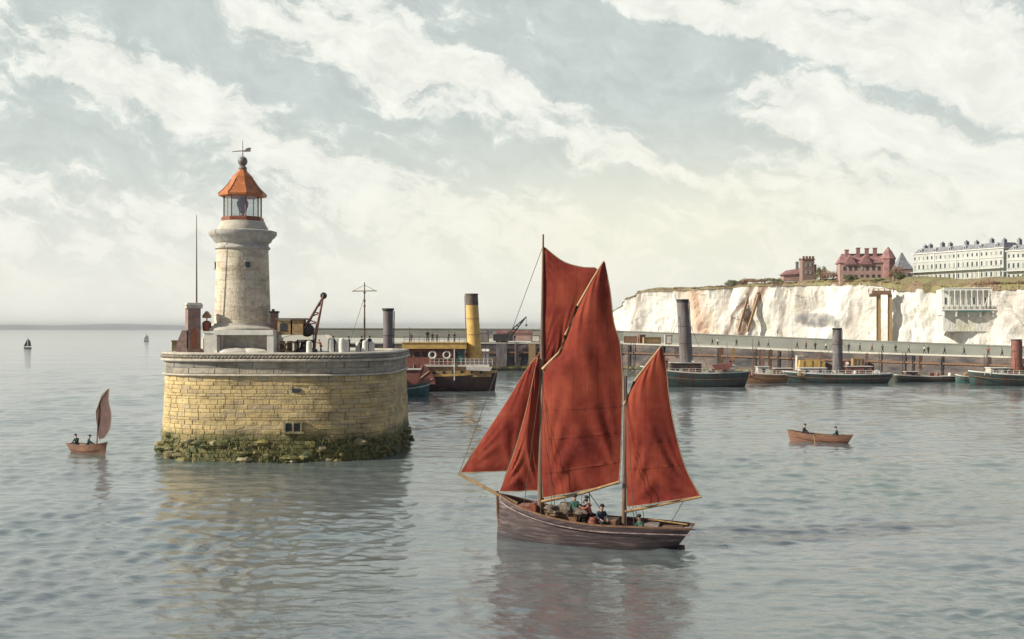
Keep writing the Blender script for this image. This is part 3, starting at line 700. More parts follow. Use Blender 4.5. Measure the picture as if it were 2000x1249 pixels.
# white plinth wall by lighthouse front with shelter
D = 87.0; o = onpier(418, D); q = MB(); q.box((0, 0, zp(650, D) / 2), (1.35, 0.8, zp(650, D))); q.box((0, 0, zp(649, D)), (1.5, .95, .14)); a_ = q.build('white_block', 'white'); a_.location = o; tag(a_, 'whitewashed stone block left of the dark low shelter', 'wall block')
o = onpier(478, 86.6); W = 92 / F * 86.6
sh = thing('low_shelter', 'low whitewashed shelter with dark open front below the lighthouse', 'shelter', o)
hh = zp(645, 86.6)
q = MB(); q.box((0, 0.35, hh - .19), (W + .9, 1.5, .38)); q.build('roof', 'white', sh)
for sx in (-1, 1):
    q = MB(); q.box((sx * (W / 2 + (.12 if sx < 0 else .22)), 0.3, (hh - .38) / 2), (.25 if sx < 0 else .5, 1.3, hh - .38)); q.build('end_wall', 'white' if sx > 0 else 'grey_iron', sh)
q = MB(); q.box((0, 0.75, (hh - .38) / 2), (W, .12, hh - .38)); q.build('back_wall', 'cornice', sh)
q = MB(); q.ball((-0.9, 0.0, 0.0), 1.0, 16, (1.4, 0.55, 0.42), 0.25, 3); q.ball((0.6, 0.1, 0.0), 1.0, 16, (1.3, 0.5, 0.34), 0.3, 6); a_ = q.build('tarpaulin_heap', 'ivory', smooth=True); a_.location = o; tag(a_, 'pale tarpaulin heap lying in the open front of the shelter', 'tarpaulin')
# small dark chimney stack right of tower
D = 90.0; o = onpier(536, D); ck = thing('chimney_stack', 'dark brick chimney stack against right side of lighthouse', 'chimney', o)
q = MB(); q.box((0, 0, zp(612, D) / 2), (.55, .55, zp(612, D))); q.build('stack', 'brick', ck); q = MB(); q.box((0, 0, zp(610, D)), (.68, .68, .16)); q.build('cap', 'dark_iron', ck)
q = MB(); q.tube([(-.1, 0, zp(610, D)), (-.1, 0, zp(604, D))], .12, 8); q.build('pot', 'brick', ck)
# crane on pier
D = 88.5; o = onpier(585, D); cr = thing('pier_crane', 'brown steam crane with lattice jib on the pier head', 'crane', o)
k = D / F
def lx(px): return (px - 585) * k
q = MB(); q.box((lx(560), 0, zp(640, D)), (1.15, 1.5, 1.15)); q.box((lx(583), 0, zp(638, D)), (.95, 1.5, 1.25)); cb = q.build('cab', 'tan', cr)
q = MB(); q.box((lx(572), 0, zp(623.5, D)), (2.4, 1.8, .12)); q.build('cab_roof', 'umber', cr)
q = MB(); q.box((lx(557), -.76, zp(640, D)), (.5, .06, .6)); q.build('window', 'glass_dark', cb)
q = MB(); q.lathe([(.9, 0), (.9, .25), (.5, .35), (.42, .75), (.75, .85), (.75, 1.0)], 18, (lx(598), 0, 0)); q.build('pedestal', 'dark_iron', cr, smooth=True)
q = MB()
for sx in (552, 566, 580): q.box((lx(sx), 0, .45), (.18, 1.3, .9))
q.build('undercarriage', 'brown', cr)
q = MB(); q.torus((lx(572), -.8, .45), .42, .07); q.torus((lx(553), -.8, .45), .3, .06); q.build('flywheel', 'tan', cr, smooth=True)
q = MB(); q.ball((lx(600), 0, zp(645, D)), .55, 12, (1, .8, 1)); q.build('winch_drum', 'dark_iron', cr, smooth=True)
q = MB(); tip = Vector((lx(632), 0, zp(578, D)))
for yy in (-.35, .35):
    a1 = Vector((lx(595), yy, zp(642, D))); a2 = Vector((lx(616), yy, zp(655, D))); tt_ = tip + Vector((0, yy * .25, 0))
    q.tube([a1, tt_], [.085, .06], 6); q.tube([a2, tt_], [.085, .05], 6)
    for i in range(1, 8):
        t0, t1 = i / 8, (i + (1 if i % 2 else 0)) / 8
        q.tube([a1.lerp(tt_, t0), a2.lerp(tt_, min(1, t1 + .06))], .04, 5)
for i in range(1, 8): q.tube([Vector((lx(595), -.35, zp(642, D))).lerp(tip, i / 8), Vector((lx(595), .35, zp(642, D))).lerp(tip, i / 8)], .035, 5)
q.build('jib', 'redbrown', cr)
q = MB(); q.torus(tuple(tip), .2, .07); q.ball(tuple(tip), .16, 8); q.build('sheave', 'dark_iron', cr)
q = MB(); q.tube([(lx(612), 0, zp(640, D)), (lx(612), 0, 0.2)], .05, 5); q.tube([(lx(618), 0, zp(640, D)), (lx(614), 0, 0.1)], .1, 6); q.build('chain', 'redbrown', cr)
# bollards / white posts
for i, (px, h, D) in enumerate(((604, .95, 86.8), (646, 1.15, 88.5), (655, .9, 90), (668, 1.15, 88.3), (676, 1.05, 88.5), (700, .8, 90), (713, .95, 89), (726, .8, 92))):
    q = MB(); w = .24
    q.lathe([(w * 1.1, 0), (w, h * .1), (w * .92, h * .8), (w * .8, h * .93), (w * .4, h)], 14)
    a_ = q.build('bollard', 'white', smooth=True); a_.location = onpier(px, D)
    lab = ['white stone bollard just left of the crane pedestal', 'tallest white bollard right of the pier crane', 'short white bollard set back behind the tall pair', 'left one of the close pair of white bollards', 'right one of the close pair of white bollards', 'small white bollard left of the signal mast', 'white bollard at foot of the signal mast', 'small white bollard right of the signal mast'][i]
    tag(a_, lab, 'bollard', 'white bollards on the pier head')
# signal mast
D = 92.0; o = onpier(712, D - 2.5); sm = thing('signal_mast', 'tall thin signal mast with crossed yard right of the crane', 'mast', o)
k = (D - 2.5) / F; zz = lambda py: CH - (py - HZ) * k - DZ
q = MB(); q.tube([(0, 0, 0), (0, 0, zz(552))], [.09, .04], 8); q.build('pole', 'mast', sm)
q = MB(); q.tube([(-24 * k, 0, zz(569)), (24 * k, 0, zz(568.5))], .045, 6); q.build('yard', 'spar', sm)
for y_ in (572, 588, 598): q = MB(); q.ball((0, 0, zz(y_)), .1, 8); q.build('signal_ball', 'dark_iron', sm)
q = MB(); q.tube([(-23 * k, 0, zz(569)), (0, 0, zz(557))], .015, 4); q.tube([(23 * k, 0, zz(569)), (0, 0, zz(557))], .015, 4); q.tube([(0, 0, zz(580)), (-1.5, .5, 0)], .015, 4); q.build('stay', 'dark_rope', sm)

# ------------------------------------------------------------------ people
def skin_mesh(name, joints, edges, radii, mt, sub=1):
    me = bpy.data.meshes.new(name); me.from_pydata(joints, edges, []); o = bpy.data.objects.new(name + '_tmp', me); COL.objects.link(o)
    md = o.modifiers.new('s', 'SKIN'); md.use_smooth_shade = True
    for i, rr in enumerate(radii):
        v = me.skin_vertices[0].data[i]; v.radius = (rr, rr) if not hasattr(rr, '__len__') else rr; v.use_root = (i == 0)
    sb = o.modifiers.new('u', 'SUBSURF'); sb.levels = sub; sb.render_levels = sub
    dg = bpy.context.evaluated_depsgraph_get(); ev = o.evaluated_get(dg)
    nm = bpy.data.meshes.new_from_object(ev); nm.name = name; nm.materials.clear(); nm.materials.append(M[mt])
    nm.polygons.foreach_set('use_smooth', [True] * len(nm.polygons))
    bpy.data.objects.remove(o); bpy.data.meshes.remove(me)
    return nm
POSE = {
 'stand': dict(pel=(0, 0, .95), che=(0, .01, 1.28), nk=(0, .02, 1.47), hd=(0, .04, 1.60), el=((-.25, .0, 1.14), (.25, .03, 1.14)), wr=((-.24, .12, .92), (.22, .20, .98)), kn=((-.10, .03, .52), (.11, .0, .52)), an=((-.12, -.02, .09), (.13, -.02, .09)), toe=((-.13, .14, .04), (.14, .14, .04))),
 'walk': dict(pel=(0, 0, .94), che=(0, .03, 1.28), nk=(0, .05, 1.46), hd=(0, .08, 1.60), el=((-.24, .10, 1.16), (.24, -.08, 1.15)), wr=((-.22, .24, .98), (.22, -.14, .92)), kn=((-.09, -.05, .52), (.10, .18, .54)), an=((-.10, -.30, .14), (.11, .24, .09)), toe=((-.10, -.20, .04), (.11, .40, .05))),
 'sit': dict(pel=(0, 0, .12), che=(0, .06, .45), nk=(0, .10, .64), hd=(0, .13, .77), el=((-.25, .16, .36), (.25, .16, .36)), wr=((-.17, .36, .28), (.17, .36, .28)), kn=((-.13, .42, .20), (.13, .42, .20)), an=((-.12, .46, -.22), (.12, .46, -.22)), toe=((-.12, .60, -.27), (.12, .60, -.27))),
 'haul': dict(pel=(0, 0, .93), che=(0, .12, 1.24), nk=(0, .18, 1.42), hd=(0, .22, 1.55), el=((-.22, .32, 1.22), (.22, .30, 1.30)), wr=((-.08, .50, 1.30), (.08, .52, 1.42)), kn=((-.12, .12, .50), (.12, -.05, .52)), an=((-.13, .08, .09), (.14, -.22, .09)), toe=((-.14, .24, .04), (.15, -.06, .04))),
}
MESHC = {}
def person_parts(pose):
    if pose in MESHC: return MESHC[pose]
    p = POSE[pose]; V_ = Vector
    pel, che, nk, hd = V_(p['pel']), V_(p['che']), V_(p['nk']), V_(p['hd'])
    J = []; E = []; Rr = []
    def j(v, r_, par=None):
        J.append(tuple(v)); Rr.append(r_)
        if par is not None: E.append((par, len(J) - 1))
        return len(J) - 1
    a = j(pel, .13); wst = j(pel.lerp(che, .5), (.125, .10), a); b = j(che, (.15, .11), wst); c = j(nk, .052, b)
    up = (hd - nk).normalized(); h0 = j(hd - up * .04, .075, c); h1 = j(hd + up * .05, .088, h0); h2 = j(hd + up * .12, .06, h1)
    nose = j(hd + V_((0, .10, -.01)), .016, h0)
    for s in (0, 1):
        sg = -1 if s == 0 else 1
        sh_ = j(che + V_((sg * .17, 0, .12)), .06, b); e = j(V_(p['el'][s]), .043, sh_); w = j(V_(p['wr'][s]), .028, e)
        d = (V_(p['wr'][s]) - V_(p['el'][s])).normalized(); pm = j(V_(p['wr'][s]) + d * .07, (.035, .02), w)
        side = V_((1, 0, 0)); 
        for fi, (off, ln) in enumerate(((-.028, .07), (-.010, .085), (.010, .08), (.028, .062))):
            f1 = j(V_(p['wr'][s]) + d * .11 + side * off, .009, pm); j(V_(p['wr'][s]) + d * (.11 + ln * .7) + side * off * 1.1 + V_((0, .02, -.02)), .007, f1)
        j(V_(p['wr'][s]) + d * .06 + side * (-sg) * .05 + V_((0, .02, 0)), .010, w)
        hp = j(pel + V_((sg * .09, 0, -.03)), .085, a); kn = j(V_(p['kn'][s]), .058, hp); an = j(V_(p['an'][s]), .04, kn); j(V_(p['toe'][s]), .038, an)
    body = skin_mesh('body', J, E, Rr, 'skin')
    # coat
    J, E, Rr = [], [], []
    a = j(pel + V_((0, 0, -.08)), (.165, .135)); w0 = j(pel.lerp(che, .45), (.15, .125), a); b = j(che, (.175, .135), w0); c = j(nk + V_((0, 0, -.03)), .075, b)
    for s in (0, 1):
        sg = -1 if s == 0 else 1
        sh_ = j(che + V_((sg * .17, 0, .11)), .078, b); e = j(V_(p['el'][s]), .060, sh_); j(V_(p['wr'][s]), .045, e)
    coat = skin_mesh('coat', J, E, Rr, 'navy')
    J, E, Rr = [], [], []
    a = j(pel + V_((0, 0, .03)), (.15, .12))
    for s in (0, 1):
        sg = -1 if s == 0 else 1
        hp = j(pel + V_((sg * .09, 0, -.03)), .10, a); kn = j(V_(p['kn'][s]), .078, hp); j(V_(p['an'][s]), .06, kn)
    tr = skin_mesh('trousers', J, E, Rr, 'black_cloth')
    cp = MB(); cc = hd + up * .09
    cp.lathe([(.02, .11), (.085, .09), (.115, .03), (.105, -.01), (.10, -.02)], 14, tuple(cc)); cp.box((cc.x, cc.y + .11, cc.z - .01), (.15, .09, .02))
    MESHC[pose] = (body, coat, tr, cp, up); return MESHC[pose]
CLO = {}
def person(loc, face, pose, coat, label, group=None, trousers='black_cloth', hat='black_cloth', scale=1.0):
    """face: heading in degrees (0 = away from the camera, 180 = towards it, 90 = left)"""
    body, cm, tm, cp, up = person_parts(pose)
    o = bpy.data.objects.new('person', body); COL.objects.link(o); o.location = loc; o.rotation_euler = (0, 0, R(face)); o.scale = (scale,) * 3
    tag(o, label, 'person', group)
    for nm, src, mt in (('coat', cm, coat), ('trousers', tm, trousers)):
        key = (pose, nm, mt)
        if key not in CLO:
            m2 = src.copy(); m2.materials.clear(); m2.materials.append(M[mt]); CLO[key] = m2
        c = bpy.data.objects.new(nm, CLO[key]); COL.objects.link(c); c.parent = o
    key = (pose, 'cap', hat)
    if key not in CLO: t = cp.build('cap', hat, o, smooth=True); CLO[key] = t.data
    else: t = bpy.data.objects.new('cap', CLO[key]); COL.objects.link(t); t.parent = o
    return o
# on the pier, between the bollards
G = 'people standing on the pier head'
for px, D, fc, cl, lab in ((651, 89.5, 180, 'black_cloth', 'person in black coat standing between white bollards nearest the crane'),
                           (682, 89.2, 90, 'seagreen', 'person in dark green coat right of the close pair of bollards'),
                           (707, 89.8, 160, 'black_cloth', 'person in black coat just left of the signal mast'),
                           (722, 92.5, 200, 'navy', 'person in navy coat just right of the signal mast'),
                           (627, 87.2, 120, 'rust_cloth', 'person in rust coat bending by the crane pedestal')):
    person(onpier(px, D), fc, 'stand' if cl != 'rust_cloth' else 'haul', cl, lab, G, scale=0.72 if px != 627 else .6)

# ------------------------------------------------------------------ hull builder (bow towards -x)
def hull_mesh(L, beam, hb, hm, hs, draft=0.5, stem=0.03, stern_w=0.55, stern_rake=0.05, ns=36, nk=14, round_bow=2.2, full=0.62):
    """returns (MB, strake attr, sheer(t), half-beam(t))"""
    def sheer(t): return hm + (hb - hm) * max(0, 1 - t / full) ** 2 + (hs - hm) * max(0, (t - full) / (1 - full)) ** 2 if t < full or True else hm
    def hbm(t):
        f = (1 - (1 - min(1, t / 0.42)) ** round_bow) ** (1 / 1.3) if t < 0.42 else 1.0
        if t > .55: f = 1 - (1 - stern_w) * ((t - .55) / .45) ** 2
        return max(.012, f) * beam / 2
    mb = MB(); rings = []; at_ = []
    for i in range(ns + 1):
        t = i / ns; b = hbm(t); zt = sheer(t); zb = -draft * (1 - 0.3 * t) if t < .9 else -draft * .7 * (1 - (t - .9) / .1 * .6)
        port, star = [], []
        for jx in range(nk + 1):
            u = jx / nk; z = zb + (zt - zb) * u
            y = b * u ** (0.24 + 0.62 * max(0, 1 - t / .45) ** 1.6 + 0.5 * max(0, (t - .75) / .25) ** 2)
            x = -L / 2 + L * t - stem * L * (u - .5) * (1 - t) ** 3 + stern_rake * L * (u - .5) * t ** 6
            port.append((x, -y, z)); star.append((x, y, z))
        ring = star[::-1] + port[1:] if False else star[::-1] + port
        rings.append(ring); at_ += [k / nk for k in range(nk, -1, -1)] + [k / nk for k in range(nk + 1)]
    mb.loft(rings, cap=False, closed=False)
    n = len(rings[0]); base = (len(rings) - 1) * n
    mb.f.append(tuple(base + k for k in range(n)))
    return mb, at_, sheer, hbm
def rail_mb(L, sheer, hbm, w, h, dz=0.0, stem=.03, stern_rake=.05, out=0.0, t0=0.0, t1=1.0, n=40):
    mb = MB()
    for sg in (-1, 1):
        rings = []
        for i in range(n + 1):
            t = t0 + (t1 - t0) * i / n; b = hbm(t) + out; z = sheer(t) + dz
            x = -L / 2 + L * t - stem * L * .5 * (1 - t) ** 3 + stern_rake * L * .5 * t ** 6
            rings.append([(x, sg * (b - w), z), (x, sg * (b + .02), z), (x, sg * (b + .02), z + h), (x, sg * (b - w), z + h)])
        mb.loft(rings)
    return mb
def deck_mb(L, sheer, hbm, drop, n=36):
    mb = MB(); rings = []
    for i in range(n + 1):
        t = i / n; b = max(.01, hbm(t) - .04); x = -L / 2 + L * (0.02 + .96 * t); z = sheer(t) - drop
        rings.append([(x, -b, z), (x, -b * .5, z + .02), (x, 0, z + .03), (x, b * .5, z + .02), (x, b, z)])
    mb.loft(rings, cap=False, closed=False); return mb

# ------------------------------------------------------------------ the red-sailed lugger
LB = Vector((P(972, 0, 53.6).x, 53.6)); LS = Vector((P(1334, 0, 51.0).x, 51.0))
Ll = (LS - LB).length; mid = (LB + LS) / 2; ang = math.atan2(LS.y - LB.y, LS.x - LB.x)
lug = thing('sailing_lugger', 'red sailed two masted fishing lugger with worn plum hull in the foreground', 'sailing boat', (mid.x, mid.y, 0), ang)
ux = Vector((math.cos(ang), math.sin(ang))); 
def lp(px, py, off=0.0):
    """photo row/column on the boat's upright centre plane -> boat coordinates (x along, z up)"""
    kx = (px - 1000) / F        # X = kx*Y ; (X,Y) = mid + ux*s
    s = (kx * mid.y - mid.x) / (ux.x - kx * ux.y); Y = mid.y + ux.y * s
    return Vector((s, off, CH - (py - HZ) / F * Y))
mb, at_, sheer, hbm = hull_mesh(Ll, 2.7, 2.05, 1.02, 0.98, 0.7, stem=-0.02, stern_w=.5, stern_rake=.10, ns=48, nk=20, round_bow=2.4, full=.66)
mb.build('hull', 'lug_hull', lug, smooth=True, attrs={'strake': ('POINT', at_)})
rail_mb(Ll, sheer, hbm, .10, .07, 0, -.02, .10).build('rail', 'brown', lug)
rail_mb(Ll, sheer, hbm, .01, .045, -.26, -.02, .10, out=.012, n=60).build('rubbing_strake', 'strake_paint', lug)
deck_mb(Ll, sheer, hbm, .32).build('deck', 'lug_deck', lug)
q = MB(); x0 = -Ll / 2; q.tube([(x0 - .02, 0, 2.22), (x0 - .01, 0, 1.2), (x0 + .12, 0, .2), (x0 + .35, 0, -.3)], .07, 8); q.build('stem_post', 'mast', lug)
q = MB(); q.box((Ll / 2 - .1, 0, -.15), (.35, .07, .6)); q.build('rudder', 'lug_deck', lug); q = MB(); q.tube([(Ll / 2 + .2, 0, 1.08), (Ll / 2 - 1.3, .1, 1.2)], .035, 6); q.build('tiller', 'spar', lug)
mm0 = lp(1056, 985); mm1 = lp(1061, 458)
q = MB(); q.tube([(mm0.x, 0, .4), (mm0.x, 0, 2.3), tuple(mm0.lerp(mm1, .5)), tuple(mm1)], [.17, .16, .11, .04], 12); q.build('main_mast', 'mast', lug, smooth=True)
zz0 = lp(1219, 1030); zz1 = lp(1222, 735)
q = MB(); q.tube([(zz0.x, 0, .4), tuple(zz0), tuple(zz1)], [.13, .12, .07], 12); q.build('mizzen_mast', 'mast', lug, smooth=True)
def spar(name, pts, r0, r1, off=0.0, mt='spar'):
    q = MB(); n = len(pts); q.tube([lp(*p, off) for p in pts], [r0 + (r1 - r0) * i / (n - 1) for i in range(n)], 10); return q.build(name, mt, lug, smooth=True)
spar('bowsprit', [(1010, 985), (975, 967), (896, 926)], .10, .06)
spar('main_boom', [(1060, 979), (1140, 962), (1212, 940)], .08, .06, -.25)
spar('mizzen_boom', [(1222, 999), (1300, 984), (1371, 970)], .07, .05, -.12)
spar('main_gaff', [(1062, 722), (1094, 690), (1106, 655), (1130, 598), (1160, 545), (1181, 511)], .10, .05, -.16)
spar('mizzen_gaff', [(1220, 790), (1240, 745), (1268, 708), (1292, 677)], .07, .04, -.10)
def catmull(pts, n):
    out = []
    m_ = len(pts)
    for i in range(m_ - 1):
        p0, p1, p2, p3 = pts[max(0, i - 1)], pts[i], pts[i + 1], pts[min(m_ - 1, i + 2)]
        for k in range(n):
            t = k / n
            out.append(0.5 * ((2 * p1) + (p2 - p0) * t + (2 * p0 - 5 * p1 + 4 * p2 - p3) * t * t + (3 * p1 - p0 - 3 * p2 + p3) * t ** 3))
    out.append(pts[-1]); return out
def at_frac(pl, t):
    L_ = [0]
    for i in range(1, len(pl)): L_.append(L_[-1] + (pl[i] - pl[i - 1]).length)
    s = t * L_[-1]
    for i in range(1, len(pl)):
        if s <= L_[i] + 1e-9: return pl[i - 1].lerp(pl[i], (s - L_[i - 1]) / max(1e-9, L_[i] - L_[i - 1]))
    return pl[-1]
def sail(name, luff, leech, off, belly, parent=lug, lpf=lp, mt='sail', nu=26, nv=34, label=None, wr_=0.03, seed=0, reef=()):
    """luff and leech: photo-outline edges, both listed from the head down; the cloth is spanned between them"""
    A = catmull([lpf(*p) for p in luff], 8); B_ = catmull([lpf(*p) for p in leech], 8)
    g0, g1 = [], []
    for j_ in range(nv + 1):
        v = j_ / nv; a, b = at_frac(A, v), at_frac(B_, v)
        r0, r1 = [], []
        for i in range(nu + 1):
            u = i / nu; p = a.lerp(b, u)
            bl = belly * math.sin(math.pi * u ** 0.75) * (0.25 + 0.75 * math.sin(math.pi * min(1, v * .9 + .05)))
            wv = noise.noise(Vector((p.x * 1.1 + p.z * .5 + seed, p.z * .22, 0))) * wr_ * 3 + math.sin(p.x * 5 + p.z * 1.3) * wr_ * .6 * (u * (1 - u) * 4)
            # creases running from the head, the tack and the clew
            for (hx, hy, nn_, am) in ((0.0, 0.0, 9, 1.0), (0.0, 1.0, 11, .9), (1.0, 1.0, 10, .9)):
                dx_, dy_ = abs(u - hx), abs(v - hy); rr = math.hypot(dx_, dy_)
                wv += wr_ * am * 1.5 * math.sin(nn_ * math.atan2(dy_, dx_ + 1e-6) * 1.6 + seed) * math.exp(-((rr - .28) / .22) ** 2)
            q_ = Vector((p.x, off - bl + wv * math.sin(math.pi * u), p.z))
            r0.append(q_ + Vector((0, -.008, 0))); r1.append(q_ + Vector((0, .008, 0)))
        g0.append(r0); g1.append(r1)
    mb_ = MB(); mb_.loft([r0 + r1[::-1] for r0, r1 in zip(g0, g1)])
    o_ = mb_.build(name, mt, parent, smooth=True)
    for rv in reef:
        jr = int(rv * nv); row = g0[jr]; q = MB(); up_ = Vector((0, 0, .05))
        q.loft([[p_ + up_ + Vector((0, -.012, 0)), p_ - up_ + Vector((0, -.012, 0)), p_ - up_ + Vector((0, -.002, 0)), p_ + up_ + Vector((0, -.002, 0))] for p_ in row])
        q.build('reef_band', 'sail', o_)
    # bolt rope round the edge
    q = MB()
    for edge in ([r[0] for r in g0], [r[-1] for r in g0], g0[-1], g0[0]):
        if sum((edge[i + 1] - edge[i]).length for i in range(len(edge) - 1)) > .3: q.tube(edge, .022, 5)
    q.build('bolt_rope', 'rope', o_)
    return o_
sail('topsail', [(1062, 482), (1061, 560), (1060, 640), (1060, 718)], [(1064, 484), (1100, 511), (1136, 522), (1169, 527), (1148, 565), (1118, 625), (1098, 680), (1063, 720)], .06, .10, seed=1)
sail('mainsail', [(1181, 513), (1160, 546), (1131, 600), (1108, 658), (1094, 692), (1064, 722), (1059, 800), (1058, 880), (1062, 972)], [(1182, 513), (1193, 570), (1200, 630), (1212, 672), (1217, 740), (1216, 810), (1214, 880), (1210, 944)], -.10, .55, wr_=.05, nu=36, nv=60, seed=4, reef=(.66, .78, .9))
sail('foresail', [(1050, 700), (1036, 770), (1021, 830), (1003, 890), (977, 960)], [(1055, 700), (1055, 780), (1054, 850), (1054, 910), (1053, 958)], -.06, .35, wr_=.05, seed=7)
sail('jib', [(1054, 688), (1025, 725), (985, 790), (940, 858), (897, 924)], [(1057, 690), (1052, 760), (1040, 820), (1024, 870), (1003, 921)], .14, .30, wr_=.04, seed=9)
sail('mizzen_sail', [(1290, 679), (1262, 716), (1240, 747), (1224, 790), (1223, 890), (1226, 990)], [(1293, 679), (1302, 720), (1308, 780), (1321, 850), (1340, 915), (1368, 969)], -.05, .35, wr_=.045, nu=30, nv=44, seed=12, reef=(.62, .78))
# standing and running rigging
q = MB()
def rope(pts, r_=.014): q.tube(pts, r_, 4)
T = lambda px, py, o=0.0: lp(px, py, o)
rope([T(1061, 480), T(897, 924)]); rope([T(1061, 700), T(976, 962)])
for dx in (-.5, 0.35, .9):
    for sg in (-1, 1): rope([T(1061, 700), Vector((mm0.x + dx, sg * 1.25, sheer(.27) + .02))])
for dx in (.35, .7):
    for sg in (-1, 1): rope([T(1222, 745), Vector((zz0.x + dx, sg * 1.2, 1.05))])
rope([T(1335, 978), Vector((Ll / 2 - .6, .1, 1.05))]); rope([T(1150, 958, -.25), Vector((1.2, -.2, 0.9))], .02); rope([T(1225, 985), Vector((zz0.x + 1.0, -.9, 1.0))])
rope([T(1290, 679), T(1222, 740)]); rope([T(1140, 962, -.25), Vector((-.2, -.9, 1.2))])
rope([T(1153, 955, -.25), Vector(tuple(T(1154, 1022)))], .025)
q.build('rigging', 'dark_rope', lug)
# deck furniture
q = MB(); q.box((-1.15, 0, sheer(.37) - .05), (1.5, 1.1, .5)); q.box((-1.15, 0, sheer(.37) + .23), (1.6, 1.2, .07)); q.build('hatch', 'brown', lug)
q = MB(); q.box((-2.85, 0, sheer(.19) - .1), (.9, 1.0, .42)); q.tube([(-2.6, -.4, sheer(.2) + .1), (-2.6, .4, sheer(.2) + .1)], .16, 10); q.build('windlass', 'red_iron', lug)
q = MB(); q.box((.9, 0, .95), (1.0, 1.0, .45)); q.build('companionway', 'brown', lug)
q = MB(); q.box((3.9, 0, .85), (.9, 1.1, .15)); q.build('thwart', 'brown', lug)
def lw(x, y, z): # boat coords -> world
    return Vector((mid.x + ux.x * x - ux.y * y, mid.y + ux.y * x + ux.x * y, z))
# gear lying on the deck
q = MB(); rr_ = random.Random(9)
for i in range(26): q.ball((rr_.gauss(0, .5), rr_.gauss(0, .22), abs(rr_.gauss(0, .12))), rr_.uniform(.14, .28), 8, (1.3, 1, .7), .8, i)
nets = q.build('net_heap', 'umber', smooth=True); nets.location = lw(-1.0, -.25, sheer(.38) + .24); nets.rotation_euler = (0, 0, ang); tag(nets, 'dark heap of fishing nets on the lugger hatch', 'fishing net')
bk = thing('basket', 'round tan fish basket by the lugger near rail', 'basket', lw(-1.55, -.85, sheer(.34) - .3))
q = MB(); q.lathe([(.17, 0), (.24, .35), (.26, .40), (.22, .40), (.15, .05)], 14); q.build('basket_body', 'tan', bk, smooth=True); q = MB(); q.torus((0, 0, .42), .2, .02); q.build('handle', 'rope', bk)
br = thing('barrel', 'small brown barrel standing amidships on the lugger', 'barrel', lw(.35, -.45, .62))
q = MB(); q.lathe([(.2, 0), (.25, .2), (.26, .35), (.25, .5), (.2, .68)], 16); q.build('staves', 'rust_cloth', br, smooth=True)
for z_ in (.14, .54): q = MB(); q.torus((0, 0, z_), .245, .015, 'z'); q.build('hoop', 'dark_iron', br)
q = MB()
for i in range(16): q.ball((rr_.gauss(0, .4), rr_.gauss(0, .2), abs(rr_.gauss(0, .08))), rr_.uniform(.1, .2), 8, (1.4, 1, .7), .8, i)
cn = q.build('canvas_pile', 'sail', smooth=True); cn.location = lw(1.3, -.3, .78); cn.rotation_euler = (0, 0, ang); tag(cn, 'crumpled red canvas lying forward of mizzen mast on lugger', 'canvas')
G = 'crew of the lugger'
def crew(px, yoff, dz, *a, **k):
    p_ = lp(px, 1000); person(lw(p_.x, yoff, dz), *a, **k)
crew(1127, -.35, .62, 160, 'stand', 'seagreen', 'person in green jersey standing left of the rope under main boom', G, scale=.93)
crew(1141, -.15, .62, 215, 'haul', 'slate_cloth', 'person in grey smock hauling beneath the main boom', G, scale=.93)
crew(1158, -.45, .62, 80, 'haul', 'rust_cloth', 'person in rust smock bent beside the companionway of lugger', G, scale=.86)
crew(1176, -.3, .95, 200, 'sit', 'navy', 'person in navy jersey seated forward of the mizzen mast', G)
crew(1098, -.1, .72, 60, 'sit', 'black_cloth', 'person in black seated behind the net heap', G)
crew(1256, -.35, .62, 120, 'sit', 'seagreen', 'person in green crouched at the stern just aft of mizzen mast', G, scale=.95)

# ------------------------------------------------------------------ small open boats
def rowboat(name, label, pxb, pxs, D0, D1, beam, hb, hm, hs, hullm, inner='brown'):
    b0 = Vector((P(pxb, 0, D0).x, D0)); b1 = Vector((P(pxs, 0, D1).x, D1)); L = (b1 - b0).length; m_ = (b0 + b1) / 2; an = math.atan2(b1.y - b0.y, b1.x - b0.x)
    t = thing(name, label, 'boat', (m_.x, m_.y, 0), an)
    hb_, at2, sh_, bm_ = hull_mesh(L, beam, hb, hm, hs, .25, stem=.06, stern_w=.55, stern_rake=.08, ns=26, nk=10)
    hb_.build('hull', hullm, t, smooth=True)
    rail_mb(L, sh_, bm_, .05, .05, 0, .06, .08).build('gunwale', inner, t)
    deck_mb(L, sh_, bm_, hm * .75, 20).build('bottom_boards', inner, t)
    for x in (-L * .2, L * .08, L * .33):
        w = bm_((x + L / 2) / L) * 2 - .04
        q = MB(); q.box((x, 0, sh_((x + L / 2) / L) - .16), (.24, w, .04)); q.build('thwart', inner, t)
    return t, L, an, m_, sh_
t, L, an, m_, sh_ = rowboat('rowing_boat', 'long orange brown rowing boat on open water at right', 1541, 1660, 99.5, 97.0, 1.35, .95, .62, .72, 'orange_hull')
for side in (-1, 1):
    q = MB(); q.tube([(-L * .1, 0, .62), (-L * .06, side * .7, .68), (-L * .02 + .3, side * 2.3, .12)], .028, 6); q.box((-L * .02 + .38, side * 2.55, .06), (.16, .5, .03)); q.build('oar', 'tan', t)
def tow(m_, an, x, y, z): return (m_.x + math.cos(an) * x - math.sin(an) * y, m_.y + math.sin(an) * x + math.cos(an) * y, z)
person(tow(m_, an, -L * .26, 0, .60), -90 + math.degrees(an), 'sit', 'black_cloth', 'person in dark coat seated near the bow of orange rowing boat', 'people in the orange rowing boat')
person(tow(m_, an, L * .30, 0, .48), 90 + math.degrees(an), 'sit', 'seagreen', 'person in green coat seated at the stern of orange rowing boat', 'people in the orange rowing boat')
